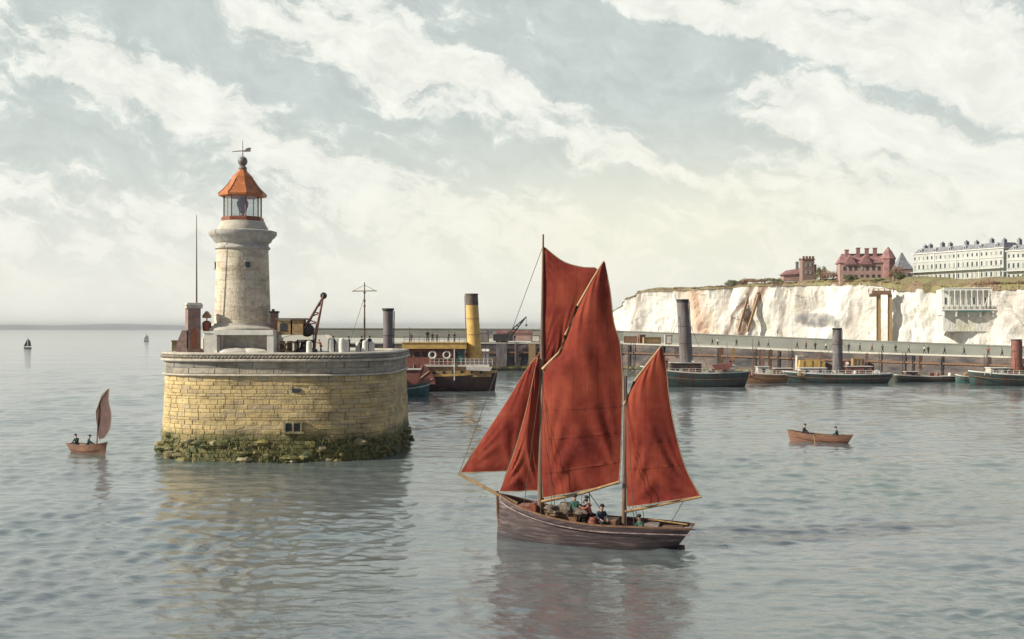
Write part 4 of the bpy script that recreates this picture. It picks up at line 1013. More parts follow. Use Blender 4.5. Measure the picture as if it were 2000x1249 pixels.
# lug-sailed dinghy on the left, bow to the right
t, L, an, m_, sh_ = rowboat('sailing_dinghy', 'small russet dinghy with one slim plum lugsail left of the pier', 207, 138, 88.6, 91.0, 1.25, .95, .62, .66, 'brown_hull')
def dp(px, py):
    kx = (px - 1000) / F; c, s = math.cos(an), math.sin(an); q_ = (kx * m_.y - m_.x) / (c - kx * s); return Vector((q_, 0, CH - (py - HZ) / F * (m_.y + s * q_)))
q = MB(); q.tube([dp(189, 872), dp(193, 790)], [.05, .035], 8); q.build('mast', 'mast', t)
q = MB(); q.tube([dp(187, 806), dp(200, 770), dp(213, 759)], [.035, .035, .02], 6); q.build('yard', 'spar', t)
M['plum'] = mat('faded_plum_sailcloth', (0.10, 0.055, 0.05), 0.9, 0.3, 1.2, 0.2)
sail('lugsail', [(211, 761), (199, 776), (188, 803), (190, 835), (193, 858)], [(213, 761), (212, 785), (217, 810), (214, 838), (203, 856)], 0, .12, parent=t, lpf=dp, mt='plum', nu=10, nv=18, wr_=.02)
q = MB(); q.tube([dp(203, 856), dp(165, 874)], .012, 4); q.build('sheet', 'rope', t)
person(tow(m_, an, L * .28, .12, .52), 0 + 60, 'sit', 'seagreen', 'person in green jersey seated in dinghy stern, left one', 'people in the sailing dinghy', scale=.98)
person(tow(m_, an, L * .03, -.08, .50), 0 - 70, 'sit', 'seagreen', 'person in green jersey seated in dinghy nearer the mast', 'people in the sailing dinghy', scale=.98)

# tiny distant sailing boats
def far_sail(px, py, hpx, label, D, dark):
    t = thing('distant_sailboat', label, 'sailing boat', P(px, 0, D) * Vector((1, 1, 0)) if False else (P(px, 0, D).x, D, 0)); k = D / F; w = hpx
    hb_, _, sh_, bm_ = hull_mesh(w * .62 * k, w * .2 * k, w * .12 * k, w * .09 * k, w * .1 * k, .3, ns=14, nk=6); hb_.build('hull', 'black_hull', t)
    q = MB(); q.tube([(0, 0, 0), (0, 0, w * k)], .12 * k * 2, 6); q.build('mast', 'mast', t)
    q = MB(); q.xprism([(.03 * w * k, .16 * w * k), (.30 * w * k, .18 * w * k), (.22 * w * k, .6 * w * k), (.03 * w * k, .8 * w * k)], -.03, .03); q.build('mainsail', dark, t)
    q = MB(); q.xprism([(-.03 * w * k, .18 * w * k), (-.34 * w * k, .16 * w * k), (-.03 * w * k, .75 * w * k)], -.03, .03); q.build('jib', dark, t)
far_sail(54, 0, 24, 'tiny dark sailing boat far out at the left edge', CH * F / (681 - HZ), 'black_cloth')
far_sail(286, 0, 16, 'faint grey sailing boat near the horizon left of the pier', CH * F / (667 - HZ), 'slate_roof')

# ------------------------------------------------------------------ cliff
def lerp(a, b, t): return a + (b - a) * t
def interp(xs, x):
    for (x0, y0), (x1, y1) in zip(xs, xs[1:]):
        if x <= x1: return lerp(y0, y1, max(0, (x - x0) / (x1 - x0)))
    return xs[-1][1]
def cl_D(px): return interp([(1150, 700), (1210, 640), (1300, 590), (1500, 520), (1750, 440), (2000, 385), (2400, 330)], px)
def cl_top(px): return interp([(1195, 618), (1212, 590), (1232, 576), (1270, 568), (1330, 566), (1400, 563), (1450, 558), (1530, 556), (1620, 553), (1700, 553), (1760, 560), (1850, 566), (1900, 561), (2000, 558), (2400, 550)], px)
def cl_pt(px): return Vector((P(px, 0, cl_D(px)).x, cl_D(px)))
pxs = [1196 + i * 2.6 for i in range(360)]
rows = 40; V0 = []; stain = []; dark = []
rings = []
for px in pxs:
    D = cl_D(px); zt = CH - (cl_top(px) - HZ) / F * D; p = cl_pt(px); d = (cl_pt(px + 3) - cl_pt(px - 3)).normalized(); nn = Vector((d.y, -d.x)); ring = []
    for j in range(rows + 1):
        v = j / rows; z = lerp(1.0, zt, v)
        q_ = Vector((p.x * .045, p.y * .045, z * .03))
        o = noise.fractal(q_, 1.0, 2.1, 5) * 4.2 + noise.fractal(Vector((p.x * .16, p.y * .16, z * .05)), 1.0, 2.0, 4) * 2.6 + (1 - v) * 4.5 + .9 * (round(v * 5 + noise.noise(Vector((p.x * .05, p.y * .05, 9)))) % 2) * abs(noise.noise(Vector((p.x * .12, p.y * .1, v * 2))))
        fis = abs(noise.noise(Vector((p.x * .07 + z * .02, p.y * .03, 4.2)))); o -= max(0, .10 - fis) * 30
        ring.append((p.x + nn.x * o, p.y + nn.y * o, z))
        st = max(0, 1 - abs(px - 1372 + (.5 - v) * -40) / 34) * (.9 if v > .2 else .5) + .75 * max(0, 1 - abs(px - 1470 - (v - .5) * 40) / 12)
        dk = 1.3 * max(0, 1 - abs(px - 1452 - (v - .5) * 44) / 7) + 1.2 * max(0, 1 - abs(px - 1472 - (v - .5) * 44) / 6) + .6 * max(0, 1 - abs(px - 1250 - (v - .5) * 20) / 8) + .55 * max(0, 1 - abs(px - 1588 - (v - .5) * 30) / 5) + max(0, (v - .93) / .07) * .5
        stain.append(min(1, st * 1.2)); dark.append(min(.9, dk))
    rings.append(ring)
mb = MB(); mb.loft(rings, cap=False, closed=False)
tag(mb.build('cliff', 'chalk', smooth=False, attrs={'stain': ('POINT', stain), 'dark': ('POINT', dark)}, fixn=False), kind='structure')
# turf on the top, running back and slightly up
turf = []
for i, px in enumerate(pxs):
    top = Vector(rings[i][-1]); D = cl_D(px); p = cl_pt(px); d = (cl_pt(px + 3) - cl_pt(px - 3)).normalized(); nn = Vector((d.y, -d.x))
    rise = interp([(1196, 0.2), (1260, 1.6), (1400, 1.2), (1540, 1.6), (1600, 2.6), (1720, 2.0), (1765, 4.2), (1900, 3.9), (2000, 3.3), (2400, 3.0)], px)
    r_ = []
    for (b, hh_) in ((-.6, -.4), (0.3, .25), (2, .5), (6, .9), (14, 1.0), (40, 1.0), (110, 1.0), (180, -8)):
        r_.append((top.x - nn.x * b, top.y - nn.y * b, top.z + (hh_ * rise if hh_ <= 1 else 0) + (0 if hh_ > -5 else -20) + noise.noise(Vector((top.x * .1, top.y * .1, b * .3))) * .7 * (1 if b > 0 else 0)))
    turf.append(r_)
mb = MB(); mb.loft(turf, cap=False, closed=False); tag(mb.build('clifftop_grass', 'turf', smooth=True, fixn=False), kind='structure')
# ragged grass hanging over the cliff edge
rg_ = random.Random(55); q = MB()
for i in range(9000):
    k_ = rg_.randrange(len(rings) - 1); a_ = Vector(turf[k_][rg_.choice((0, 1, 1, 2))]).lerp(Vector(turf[k_ + 1][1]), rg_.random()); cl_ = noise.noise(Vector((a_.x * .15, a_.y * .15, 3)))
    if rg_.random() > .5 + cl_ * 1.2: continue
    l = rg_.uniform(.25, .9) * (1 + cl_); dr = Vector((rg_.uniform(-.5, .5), rg_.uniform(-.9, .2), rg_.uniform(-.6, 1))).normalized() * l; w = rg_.uniform(.08, .25)
    q.add([a_ + Vector((-w, 0, -.1)), a_ + Vector((w, 0, -.1)), a_ + dr], [(0, 1, 2)])
tag(q.build('cliff_edge_grass', 'leaf_rust', fixn=False), 'ragged dry grass along the edge of the chalk cliff', 'grass', kind='stuff')
def cltop(px, back):
    p = cl_pt(px); d = (cl_pt(px + 3) - cl_pt(px - 3)).normalized(); nn = Vector((d.y, -d.x)); D = cl_D(px)
    q_ = p - nn * back; rise = interp([(1196, 0.2), (1260, 1.6), (1400, 1.2), (1540, 1.6), (1600, 2.6), (1720, 2.0), (1765, 4.2), (1900, 3.9), (2000, 3.3), (2400, 3.0)], px)
    return Vector((q_.x, q_.y, CH - (cl_top(px) - HZ) / F * D + rise - .5)), math.atan2(d.y, d.x)

# ------------------------------------------------------------------ clifftop buildings
def on_top(px, D, py):       # ground point given px, distance and the row of its foot
    return Vector((P(px, 0, D).x, D, P(0, py, D).z))
def win(t, x, y, z, w, h, proto={}):
    blind = rnd.random() < .3
    key = (round(w, 2), round(h, 2), blind)
    if key not in proto:
        q = MB(); q.box((0, 0, 0), (w, .2, h)); o_ = q.build('window', 'blind' if blind else 'glass_dark', t); o_.location = (x, y, z); proto[key] = o_.data; return o_
    o_ = bpy.data.objects.new('window', proto[key]); COL.objects.link(o_); o_.parent = t; o_.location = (x, y, z); return o_
def terrace(label, px0, px1, D0, D1, yb, yroof, nwin, seed, chim):
    a = Vector((P(px0, 0, D0).x, D0)); b = Vector((P(px1, 0, D1).x, D1)); m_ = (a + b) / 2; W = (b - a).length; an = math.atan2(b.y - a.y, b.x - a.x); Dm = (D0 + D1) / 2; k = Dm / F
    zb = CH - (yb - HZ) * k; zr = CH - (yroof - HZ) * k; H = zr - zb
    t = thing('terrace_house', label, 'terrace', (m_.x, m_.y, zb), an)
    q = MB(); q.box((0, 5, H / 2 - 3), (W, 10, H + 6)); q.build('wall', 'stucco', t)
    q = MB(); q.box((0, 5, H + .12), (W + .8, 10.8, .3)); q.box((0, -.12, H * .70), (W + .1, .28, .14)); q.build('cornice', 'white', t)
    q = MB(); q.loft([[(-W / 2 + .1, .3, H + .28), (W / 2 - .1, .3, H + .28), (W / 2 - .1, 9.7, H + .28), (-W / 2 + .1, 9.7, H + .28)], [(-W / 2 + 1.4, 1.9, H + 2.3), (W / 2 - 1.4, 1.9, H + 2.3), (W / 2 - 1.4, 8.1, H + 2.3), (-W / 2 + 1.4, 8.1, H + 2.3)]])
    rf = q.build('roof', 'slate_roof', t)
    for cx, ch in chim:
        q = MB(); q.box((cx * W, 4.2, H + 1.9 + ch / 2), (1.0, 1.6, ch + 1.2))
        for dx in (-.3, 0, .3): q.tube([(cx * W + dx, 4.2, H + 2.5 + ch), (cx * W + dx, 4.2, H + 3.0 + ch)], .13, 6)
        q.build('chimney', 'slate_roof', rf)
    for i in range(max(2, nwin // 3)):
        x = -W / 2 + W * (i + .5) / max(2, nwin // 3); q = MB(); q.box((x, 1.15, H + 1.15), (1.1, 1.5, 1.3)); q.xprism([(x - .7, H + 1.8), (x + .7, H + 1.8), (x, H + 2.25)], .3, 2.0); q.build('dormer', 'stucco', rf)
        q = MB(); q.box((x, .38, H + 1.15), (.6, .1, .8)); q.build('window', 'glass_dark', rf)
    for i in range(nwin):
        x = -W / 2 + W * (i + .5) / nwin
        win(t, x, -.02, H * .84, .55, 1.15); win(t, x, -.02, H * .52, .6, 1.6); win(t, x, -.02, H * .14, .62, 1.6)
    q = MB(); q.box((0, -.85, H * .33), (W, 1.6, .14)); q.build('balcony', 'white', t)
    q = MB(); n = nwin * 2
    for i in range(n + 1): q.box((-W / 2 + W * i / n, -1.6, H * .33 + .5), (.07, .07, .85))
    q.box((0, -1.6, H * .33 + .95), (W, .1, .08))
    for i in range(nwin // 2 + 1): q.tube([(-W / 2 + .1 + (W - .2) * i / (nwin // 2), -1.55, 0), (-W / 2 + .1 + (W - .2) * i / (nwin // 2), -1.55, H * .33)], .07, 6)
    q.build('railing', 'green', t)
    for i in range(1, 4 if nwin > 12 else 2):
        x = -W / 2 + W * i / (4 if nwin > 12 else 2); q = MB(); q.box((x, -.1, H / 2), (.3, .3, H)); q.build('pilaster', 'white', t)
    return t
terrace('long cream seaside terrace with grey mansard roof on the clifftop', 1783, 1960, 449, 411, 547, 491.5, 20, 1, ((-.44, 1.0), (-.38, 1.3), (-.24, 1.6), (-.15, 1.2), (0.03, 1.4), (.14, 1.1), (.3, 1.5), (.43, 1.0)))
terrace('taller cream terrace cut off by the right edge of the photo', 1966, 2120, 409, 384, 547, 487, 16, 2, ((-.42, 2.0), (-.3, 1.4), (-.1, 1.5), (.1, 1.2), (.4, 1.2)))
# red turreted house
D = 474; k = D / F; o = on_top(1690, D, 551); rh = thing('red_house', 'red brick gabled house with tall chimneys and turret on clifftop', 'house', o, R(-8)); rh.scale = (1.115,) * 3
q = MB(); q.box((0, 5, 3.1), (18.5, 9, 8.2)); q.build('wall', 'pinkwall', rh)
q = MB(); q.loft([[(-9.8, 0, 7.2), (8.8, 0, 7.2), (8.8, 10, 7.2), (-9.8, 10, 7.2)], [(-8, 5, 11), (7.2, 5, 11), (7.2, 5.1, 11), (-8, 5.1, 11)]]); rf = q.build('roof', 'redbrick', rh)
for x, z in ((-6.2, 12.3), (-2.0, 13.0), (1.2, 12.8), (4.2, 12.9)):
    q = MB(); q.box((x, 4, z - 2.2), (1.3, 1.6, 4.4)); q.box((x, 4, z), (1.6, 1.9, .4)); q.build('chimney', 'redbrick', rf)
for x in (-5.5, 0.2):
    q = MB(); q.xprism([(x - 2.4, 6.6), (x + 2.4, 6.6), (x, 10.4)], -.35, 4.5); q.build('gable', 'redbrick', rf)
q = MB(); q.lathe([(2.6, -2), (2.6, 8.4), (3.0, 8.7), (1.4, 11.6), (.2, 13.2)], 8, (8.6, 1.6, 0)); q.build('turret', 'redbrick', rh)
for i, x in enumerate((-7.5, -5.5, -3.5, -1.2, .8, 3, 5)):
    for z in (2.0, 5.2): win(rh, x, .45, z, .9, 1.5)
# hip roofed house
D = 450; o = on_top(1768, D, 548); hp_ = thing('pyramid_roof_house', 'small pink house with grey pyramid roof left of the long terrace', 'house', o); hp_.scale = (1.09,) * 3
q = MB(); q.box((0, 3, 1.6), (5.2, 6, 5.2)); q.build('wall', 'pinkwall', hp_)
q = MB(); q.loft([[(-3, -.3, 4.2), (3, -.3, 4.2), (3, 6.3, 4.2), (-3, 6.3, 4.2)], [(-1.6, 1.6, 7.4), (1.2, 1.6, 7.4), (1.2, 4.4, 7.4), (-1.6, 4.4, 7.4)], [(-.4, 2.9, 10.4), (0, 2.9, 10.4), (0, 3.1, 10.4), (-.4, 3.1, 10.4)]]); q.build('roof', 'slate_roof', hp_)
for x in (-1.4, 1.4): win(hp_, x, -.05, 1.9, .8, 1.4)
q = MB(); q.box((3.4, 2, 2.0), (1.6, 3, 4.6)); q.build('side_wing', 'slate_roof', hp_)
# lookout tower and red roofed shed
D = 508; o = on_top(1579, D, 544); tw = thing('lookout_tower', 'narrow brown brick tower alone on the clifftop', 'tower', o); tw.scale = (1.08,) * 3
q = MB(); q.box((0, 2.5, 3.2), (5.0, 5, 9.6)); q.build('wall', 'brick', tw); q = MB()
for x in (-1.9, -.6, .7, 2.0): q.box((x, .4, 8.6), (.8, .9, 1.3))
q.box((0, 2.5, 8.0), (5.5, 5.6, .4)); q.build('battlement', 'brown', tw)
for x, z in ((-.9, 5.6), (.9, 5.6), (-.9, 2.6), (.9, 2.6)): win(tw, x, -.05, z, .9, 1.5)
q = MB(); q.box((2.8, 2, 2.3), (1.4, 3, 7.0)); q.build('buttress', 'redbrick', tw)
o = on_top(1548, 515, 545); sd_ = thing('red_roof_shed', 'low shed with sloping red roof left of the clifftop tower', 'shed', o); sd_.scale = (1.1,) * 3
q = MB(); q.box((0, 3, .6), (7.4, 5, 2.8)); q.build('wall', 'pinkwall', sd_); q = MB(); q.loft([[(-4.6, 0, 1.6), (4.2, 0, 2.2), (4.2, 6, 2.2), (-4.6, 6, 1.6)], [(-2.0, 2.6, 3.6), (4.0, 2.6, 4.6), (4.0, 3.4, 4.6), (-2.0, 3.4, 3.6)]]); q.build('roof', 'redbrick', sd_)
q = MB(); q.box((2.6, 3, 5.0), (1.1, 1.1, 3.2)); q.ball((2.6, 3, 6.9), .8, 8, (1, 1, .7)); q.build('chimney', 'slate_roof', sd_)
q = MB(); q.tube([(4.2, 3, 3.0), (4.2, 3, 9.0)], .12, 6); q.ball((4.2, 3, 9.2), .5, 8); a_ = q.build('lamp_post', 'dark_iron'); a_.location = o; tag(a_, 'thin post with dark ball between red shed and tower', 'post')

# brown timber stairs slanting down the cliff
for (pa, ya, pb_, yb_, lab) in ((1463, 575, 1442, 648, 'left one of two slanting brown timber stairs down the chalk cliff'), (1483, 574, 1460, 648, 'right one of two slanting brown timber stairs down the chalk cliff')):
    Ds = cl_D((pa + pb_) / 2) - 7.5; a_, b_ = P(pa, ya, Ds + 2), P(pb_, yb_, Ds - 2); cst = thing('cliff_stairs', lab, 'stairs', b_, 0, 'timber stairs on the cliff'); v_ = a_ - b_
    for yy in (-.9, .9):
        q = MB(); q.tube([Vector((0, yy, 0)), v_ + Vector((0, yy, 0))], [.28, .22], 6); q.build('stringer', 'brown', cst)
    q = MB(); q.loft([[v_ * (i / 30) + Vector((-.5, -.85, (i % 2) * .2)), v_ * (i / 30) + Vector((.5, -.85, (i % 2) * .2)), v_ * (i / 30) + Vector((.5, .85, (i % 2) * .2)), v_ * (i / 30) + Vector((-.5, .85, (i % 2) * .2))] for i in range(31)]); q.build('treads', 'tan', cst)
    q = MB(); q.tube([Vector((0, -.9, 1.1)), v_ + Vector((0, -.9, 1.1))], .08, 5)
    for i in range(9): q.tube([v_ * (i / 8) + Vector((0, -.9, 0)), v_ * (i / 8) + Vector((0, -.9, 1.1))], .07, 4)
    q.build('handrail', 'brown', cst)
    q = MB(); q.box((v_.x, v_.y, v_.z + .2), (2.4, 2.4, .5)); q.build('landing', 'brown', cst)
# shrubs: leaf clusters round short stems
def shrub(name, label, loc, w, h, mt, seed, group='shrubs along the clifftop'):
    r = random.Random(seed); t = thing(name, label, 'shrub', loc, 0, group)
    q = MB()
    for i in range(4):
        a = r.uniform(0, 6.28); q.tube([(0, 0, -.6), (math.cos(a) * w * .15, math.sin(a) * w * .15, h * .4), (math.cos(a) * w * .3, math.sin(a) * w * .3, h * .75)], [.18, .12, .05], 5)
    q.build('trunk', 'wood_trunk', t)
    q = MB(); blobs = [(r.uniform(-.42, .42) * w, r.uniform(-.3, .3) * w, h * r.uniform(.3, .75), r.uniform(.18, .34)) for _ in range(9)]
    for i in range(1500):
        b = r.choice(blobs); d = Vector((r.gauss(0, 1), r.gauss(0, 1), r.gauss(0, 1))).normalized() * (r.random() ** .4)
        c = Vector((b[0] + d.x * b[3] * w, b[1] + d.y * b[3] * w, b[2] + d.z * b[3] * h)); s = r.uniform(.12, .3)
        u = Vector((r.gauss(0, 1), r.gauss(0, 1), r.gauss(0, 1))).normalized(); v = u.cross(Vector((r.gauss(0, 1), r.gauss(0, 1), r.gauss(0, 1)))).normalized()
        if c.z < -.2: continue
        q.add([c - u * s, c + v * s * .6, c + u * s, c - v * s * .6], [(0, 1, 2, 3)])
    q.build('crown', mt, t, fixn=False); return t
for i, (px, D, py, w, h, mt, lab) in enumerate((
    (1748, 418, 549, 4.5, 6.5, 'leaf_rust', 'tall russet shrub right of the red house turret'), (1758, 414, 548, 4, 3.5, 'leaf', 'green shrub at left foot of the pyramid roof house'),
    (1627, 455, 549, 8, 5, 'leaf_rust', 'broad russet shrub left of the red brick house'), (1612, 460, 549, 5, 3.4, 'leaf_rust', 'russet shrub halfway between the tower and red house'),
    (1602, 462, 548, 4, 6.0, 'leaf', 'thin pale green shrub just right of the lookout tower'), (1455, 520, 557, 7, 2.8, 'leaf_rust', 'russet clump above the dark cliff fissure'),
    (1488, 512, 555, 10, 2.6, 'leaf_rust', 'low broad russet clump left of the red roofed shed'), (1437, 530, 559, 8, 2.6, 'leaf', 'green clump on the cliff edge left of the fissure'), (1425, 532, 560, 5, 3.2, 'leaf', 'leftmost small green clump on the cliff edge'),
    (1515, 500, 553, 8, 2.4, 'leaf', 'low green clump beside the red roofed shed'), (1660, 430, 552, 5, 3.0, 'leaf', 'green shrub before the red house left end'), (1712, 428, 556, 6, 2.6, 'leaf', 'green shrub at the foot of the turret'))):
    shrub('shrub', lab, on_top(px, cl_D(px) + 5, py), w * 1.1, h * 1.1, mt, 100 + i)
# colonnaded shelter built into the cliff face and the brown lift shaft
D = 400; o = on_top(1903, D, 612); k = D / F; W = 118 * k
ar = thing('cliff_colonnade', 'pale colonnaded balcony building set into the cliff face below terrace', 'pavilion', o, R(-13))
q = MB(); q.box((0, 8.2, 4.0), (W, 14, 9.4)); q.build('back_wall', 'white', ar); q = MB(); q.box((0, 8.0, -3.6), (W * .96, 13.6, 5.8)); q.build('base_wall', 'chalk', ar)
q = MB(); q.box((0, 1.2, 8.3), (W + .6, 4.2, .45)); q.box((0, 1.2, 8.9), (W * .96, 3.6, .3)); q.build('roof', 'white', ar)
q = MB(); q.box((0, .2, 1.2), (W + .4, 3.0, .4)); q.build('floor_slab', 'white', ar)
for i in range(12):
    x = -W / 2 + .3 + (W - .6) * i / 11; q = MB(); q.lathe([(.26, 1.4), (.2, 1.7), (.17, 7.6), (.28, 8.05)], 10, (x, -.9, 0)); q.build('column', 'white', ar, smooth=True)
for i in range(11):
    x = -W / 2 + .3 + (W - .6) * (i + .5) / 11; win(ar, x, 1.12, 4.4, .5, 2.4)
q = MB(); q.box((0, -1.2, 2.2), (W, .12, .12)); q.box((0, -1.2, 1.55), (W, .1, .1))
for i in range(46): q.box((-W / 2 + W * i / 45, -1.2, 1.85), (.08, .08, .7))
q.build('balustrade', 'grey_iron', ar)
q = MB(); q.box((-.5, -1.35, .62), (W * .5, 1.2, .5)); q.build('awning', 'green', ar)
for i in range(6): x = -W / 2 + .6 + (W - 1.2) * i / 5; q = MB(); q.xprism([(x - .2, -1.2), (x + .2, -1.2), (x + .2, 1.0), (x - .2, 1.0)], -.9, 3); q.build('bracket', 'white', ar)
q = MB(); q.box((W / 2 + .9, 5.5, 4.0), (1.6, 12, 9.0)); q.build('end_wall', 'stucco', ar)
D = 434; o = on_top(1727, D, 668); k = D / F
lf = thing('cliff_lift', 'brown braced shaft with two tall timber legs against the cliff', 'lift tower', o, R(-12))
for px in (1717, 1738):
    q = MB(); x = (px - 1727) * k; w = 1.5
    q.box((x, 0, 46 * k), (w, 1.6, 94 * k), 0, .85); leg = q.build('leg', 'tan', lf)
    q = MB(); q.box((x - w * .55, -.75, 46 * k), (.3, .3, 94 * k)); q.build('leg_edge', 'brown', leg)
q = MB(); q.box((-1.0, 0, 96 * k), (32 * k * 1.1, 3.0, 1.6)); q.box((-4.0, -.3, 91 * k), (3.0, 2.2, 1.2)); q.build('head_platform', 'brown', lf)
q = MB()
for x in (-6.5, -4.6, -2.4, 0, 2.2, 3.6): q.box((x * .9, -1.3, 100 * k), (.3, .3, 1.6))
q.box((-1.0, -1.3, 103 * k), (34 * k, .25, .25)); q.build('railing', 'brown', lf)

# ------------------------------------------------------------------ harbour arm: quay wall, promenade and parapet
QF = [(560, 262, 9.0 - 2.6), (1000, 262, 6.5), (1215, 262, 6.4), (1400, 247, 5.9), (1620, 230, 5.2), (1800, 214, 5.0), (2000, 198, 4.85), (2500, 170, 4.8)]      # px, distance, height
QB = [(560, 300, 9.95), (1000, 292, 9.7), (1215, 286, 9.2), (1400, 270, 8.4), (1620, 250, 7.5), (1800, 233, 6.95), (2000, 216, 6.45), (2500, 185, 6.3)]
def qf(px): return Vector((interp([(a, (a - 1000) / F * d) for a, d, h in QF], px), interp([(a, d) for a, d, h in QF], px), interp([(a, h) for a, d, h in QF], px)))
def qb(px): return Vector((interp([(a, (a - 1000) / F * d) for a, d, h in QB], px), interp([(a, d) for a, d, h in QB], px), interp([(a, h) for a, d, h in QB], px)))
hw = thing('harbour_wall', 'long harbour arm with dark quay wall and grey parapet behind the steamers', 'harbour wall', (40, 240, 0))
xs_ = [560 + i * 9 for i in range(216)]
mb = MB(); mb2 = MB(); mb3 = MB(); mb4 = MB(); ra, rb, rc = [], [], []
for px in xs_:
    a = qf(px); b = qb(px); j = noise.noise(Vector((px * .05, 0, 0))) * .15
    ra.append([(a.x, a.y - .35, -1.5), (a.x, a.y + j, a.z - .3), (a.x, a.y + .9, a.z - .3), (a.x, a.y + .9, -1.5)])
    qz = a.z; bz = b.z - 2.6
    rb.append([(a.x, a.y - .15, a.z - .32), (a.x, a.y - .15, a.z), (a.x, a.y + 1.0, a.z + .004), (b.x, b.y, bz), (b.x, b.y, bz - 1.5)])
    rc.append([(b.x, b.y - .4, bz - .5), (b.x, b.y - .4, b.z - .25), (b.x, b.y - .6, b.z - .25), (b.x, b.y - .6, b.z), (b.x, b.y + 1.2, b.z), (b.x, b.y + 1.2, -1)])
mb.loft(ra); mb.build('quay_wall', 'quay_stone', hw, world=True)
mb2.loft(rb, cap=False, closed=False); mb2.build('promenade', 'promenade', hw, world=True)
mb3.loft(rc); mb3.build('parapet_wall', 'parapet', hw, world=True)
mbw = MB(); wr1, wr2 = [], []
for px in xs_:
    a = qf(px)
    wr1.append([(a.x, a.y - .5, a.z * .62), (a.x, a.y - .33, a.z * .62), (a.x, a.y - .33, a.z * .62 + .35), (a.x, a.y - .5, a.z * .62 + .35)])
    wr2.append([(a.x, a.y - .6, .5), (a.x, a.y - .33, .5), (a.x, a.y - .33, 1.0), (a.x, a.y - .6, 1.0)])
q = MB(); q.loft(wr1); q.build('upper_waling', 'brown', hw, world=True); q = MB(); q.loft(wr2); q.build('lower_waling', 'weed', hw, world=True)
rp = random.Random(31)
for i in range(18):
    px = rp.choice((rp.uniform(930, 1060), rp.uniform(1215, 2050), rp.uniform(1215, 1700))); a = qf(px); q = MB(); w_ = rp.uniform(.8, 3.4); h_ = a.z * rp.uniform(.35, .9)
    for j_ in range(int(w_ / .32) + 1): q.box((a.x + j_ * .32, a.y - .62, a.z - .3 - h_ / 2 + rp.uniform(-.15, .15)), (.3, .12, h_))
    q.build('timber_facing', rp.choice(('brown', 'tan', 'brick', 'grey_iron', 'mast')), hw, world=True)
for px in (1010, 1236, 1475, 1545, 1720, 1765, 1925):
    a = qf(px); q = MB()
    for dx in (-.25, .25): q.box((a.x + dx, a.y - .75, a.z / 2), (.08, .08, a.z + .6))
    for j_ in range(int(a.z / .4)): q.box((a.x, a.y - .75, .3 + j_ * .4), (.45, .06, .06))
    q.build('ladder', 'dark_iron', hw, world=True)
for px in (1228, 1296, 1402, 1523, 1782, 1840, 1930, 2040):
    a = qf(px); q = MB(); q.box((a.x, a.y - .45, a.z / 2 - .4), (.55, .5, a.z), 0, .9); q.build('fender_pile', 'quay_stone', hw, world=True)
# brown sheds, boxes and crane on the quay left of the lugger
def quay_pt(px, back=2.0): a = qf(px); b = qb(px); t = back / (b.y - a.y); p = a.lerp(Vector((b.x, b.y, b.z - 2.6)), t); return p
p_ = quay_pt(1005, 17); sh2 = thing('quay_shed', 'low red brown shed on the quay behind the yellow funnelled steamer', 'shed', p_)
q = MB(); q.box((0, 0, .9), (9, 4, 1.8)); q.build('wall', 'pinkwall', sh2); q = MB(); q.xprism([(-4.8, 1.8), (4.8, 1.8), (4.2, 2.5), (-4.2, 2.5)], -2.3, 2.3); q.build('roof', 'redbrick', sh2)
q = MB(); q.box((-2, -2.02, .85), (1.2, .08, 1.5)); q.build('door', 'dark_iron', sh2)
for i, (px, bk, w, h, mt, lab) in enumerate(((944, 3, 2.6, 2.3, 'grey_iron', 'grey crate stack at the crane foot on the quay'), (1046, 3, 2.0, 1.7, 'ivory', 'pale crate near the lugger sail on the quay'), (1232, 3, 3.0, 1.6, 'brown', 'brown crate on quay right of the mainsail'), (1275, 3, 4.0, 1.5, 'tan', 'wide tan crate on quay above mizzen peak'), (1255, 4, 1.4, 2.0, 'redbrown', 'narrow red crate between the brown and tan crates'), (1308, 3, 1.6, 2.1, 'ivory', 'pale crate left of the dark steamer funnel'))):
    t = thing('cargo_crate', lab, 'crate', quay_pt(px, bk), R(rnd.uniform(-12, 12)), 'cargo on the quay')
    q = MB(); q.box((0, 0, h / 2), (w, 1.4, h)); q.build('box', mt, t)
    q = MB()
    for x in (-w / 2 + .1, w / 2 - .1): q.box((x, -.73, h / 2), (.16, .06, h + .02))
    q.box((0, -.73, h - .1), (w - .36, .06, .16)); q.box((0, -.73, .12), (w - .36, .06, .16)); q.build('batten', 'brown', t)
p_ = quay_pt(966, 2); Dq = p_.y; kq = Dq / F
qc = thing('quay_crane', 'thin dark hand crane leaning right over the quay', 'crane', p_)
zq = lambda py: CH - (py - HZ) * kq - p_.z
q = MB(); tip = Vector((62 * kq, 0, zq(619)))
for yy, st in ((-.4, Vector((-2 * kq, -.4, zq(676)))), (.4, Vector((14 * kq, .4, zq(681))))):
    q.tube([st, tip], [.22, .14], 6)
for i in range(1, 9): q.tube([Vector((-2 * kq, -.4, zq(676))).lerp(tip, i / 9), Vector((14 * kq, .4, zq(681))).lerp(tip, min(1, (i + .5) / 9))], .09, 4)
q.build('jib', 'dark_iron', qc)
q = MB(); q.box((2.0, 0, 1.1), (4.6, 2.2, 1.6)); q.lathe([(1.2, 0), (1.2, .4), (.7, .6)], 12, (1.5, 0, 0)); q.build('base', 'dark_iron', qc)
q = MB(); q.tube([tip, tip + Vector((0, 0, -1.9))], .05, 4); q.ball(tuple(tip + Vector((0, 0, -2.0))), .28, 8); q.build('hook', 'dark_iron', qc)
q = MB(); q.box((-1.2, 0, 2.4), (1.4, 1.6, 1.2)); q.build('winch', 'grey_iron', qc)
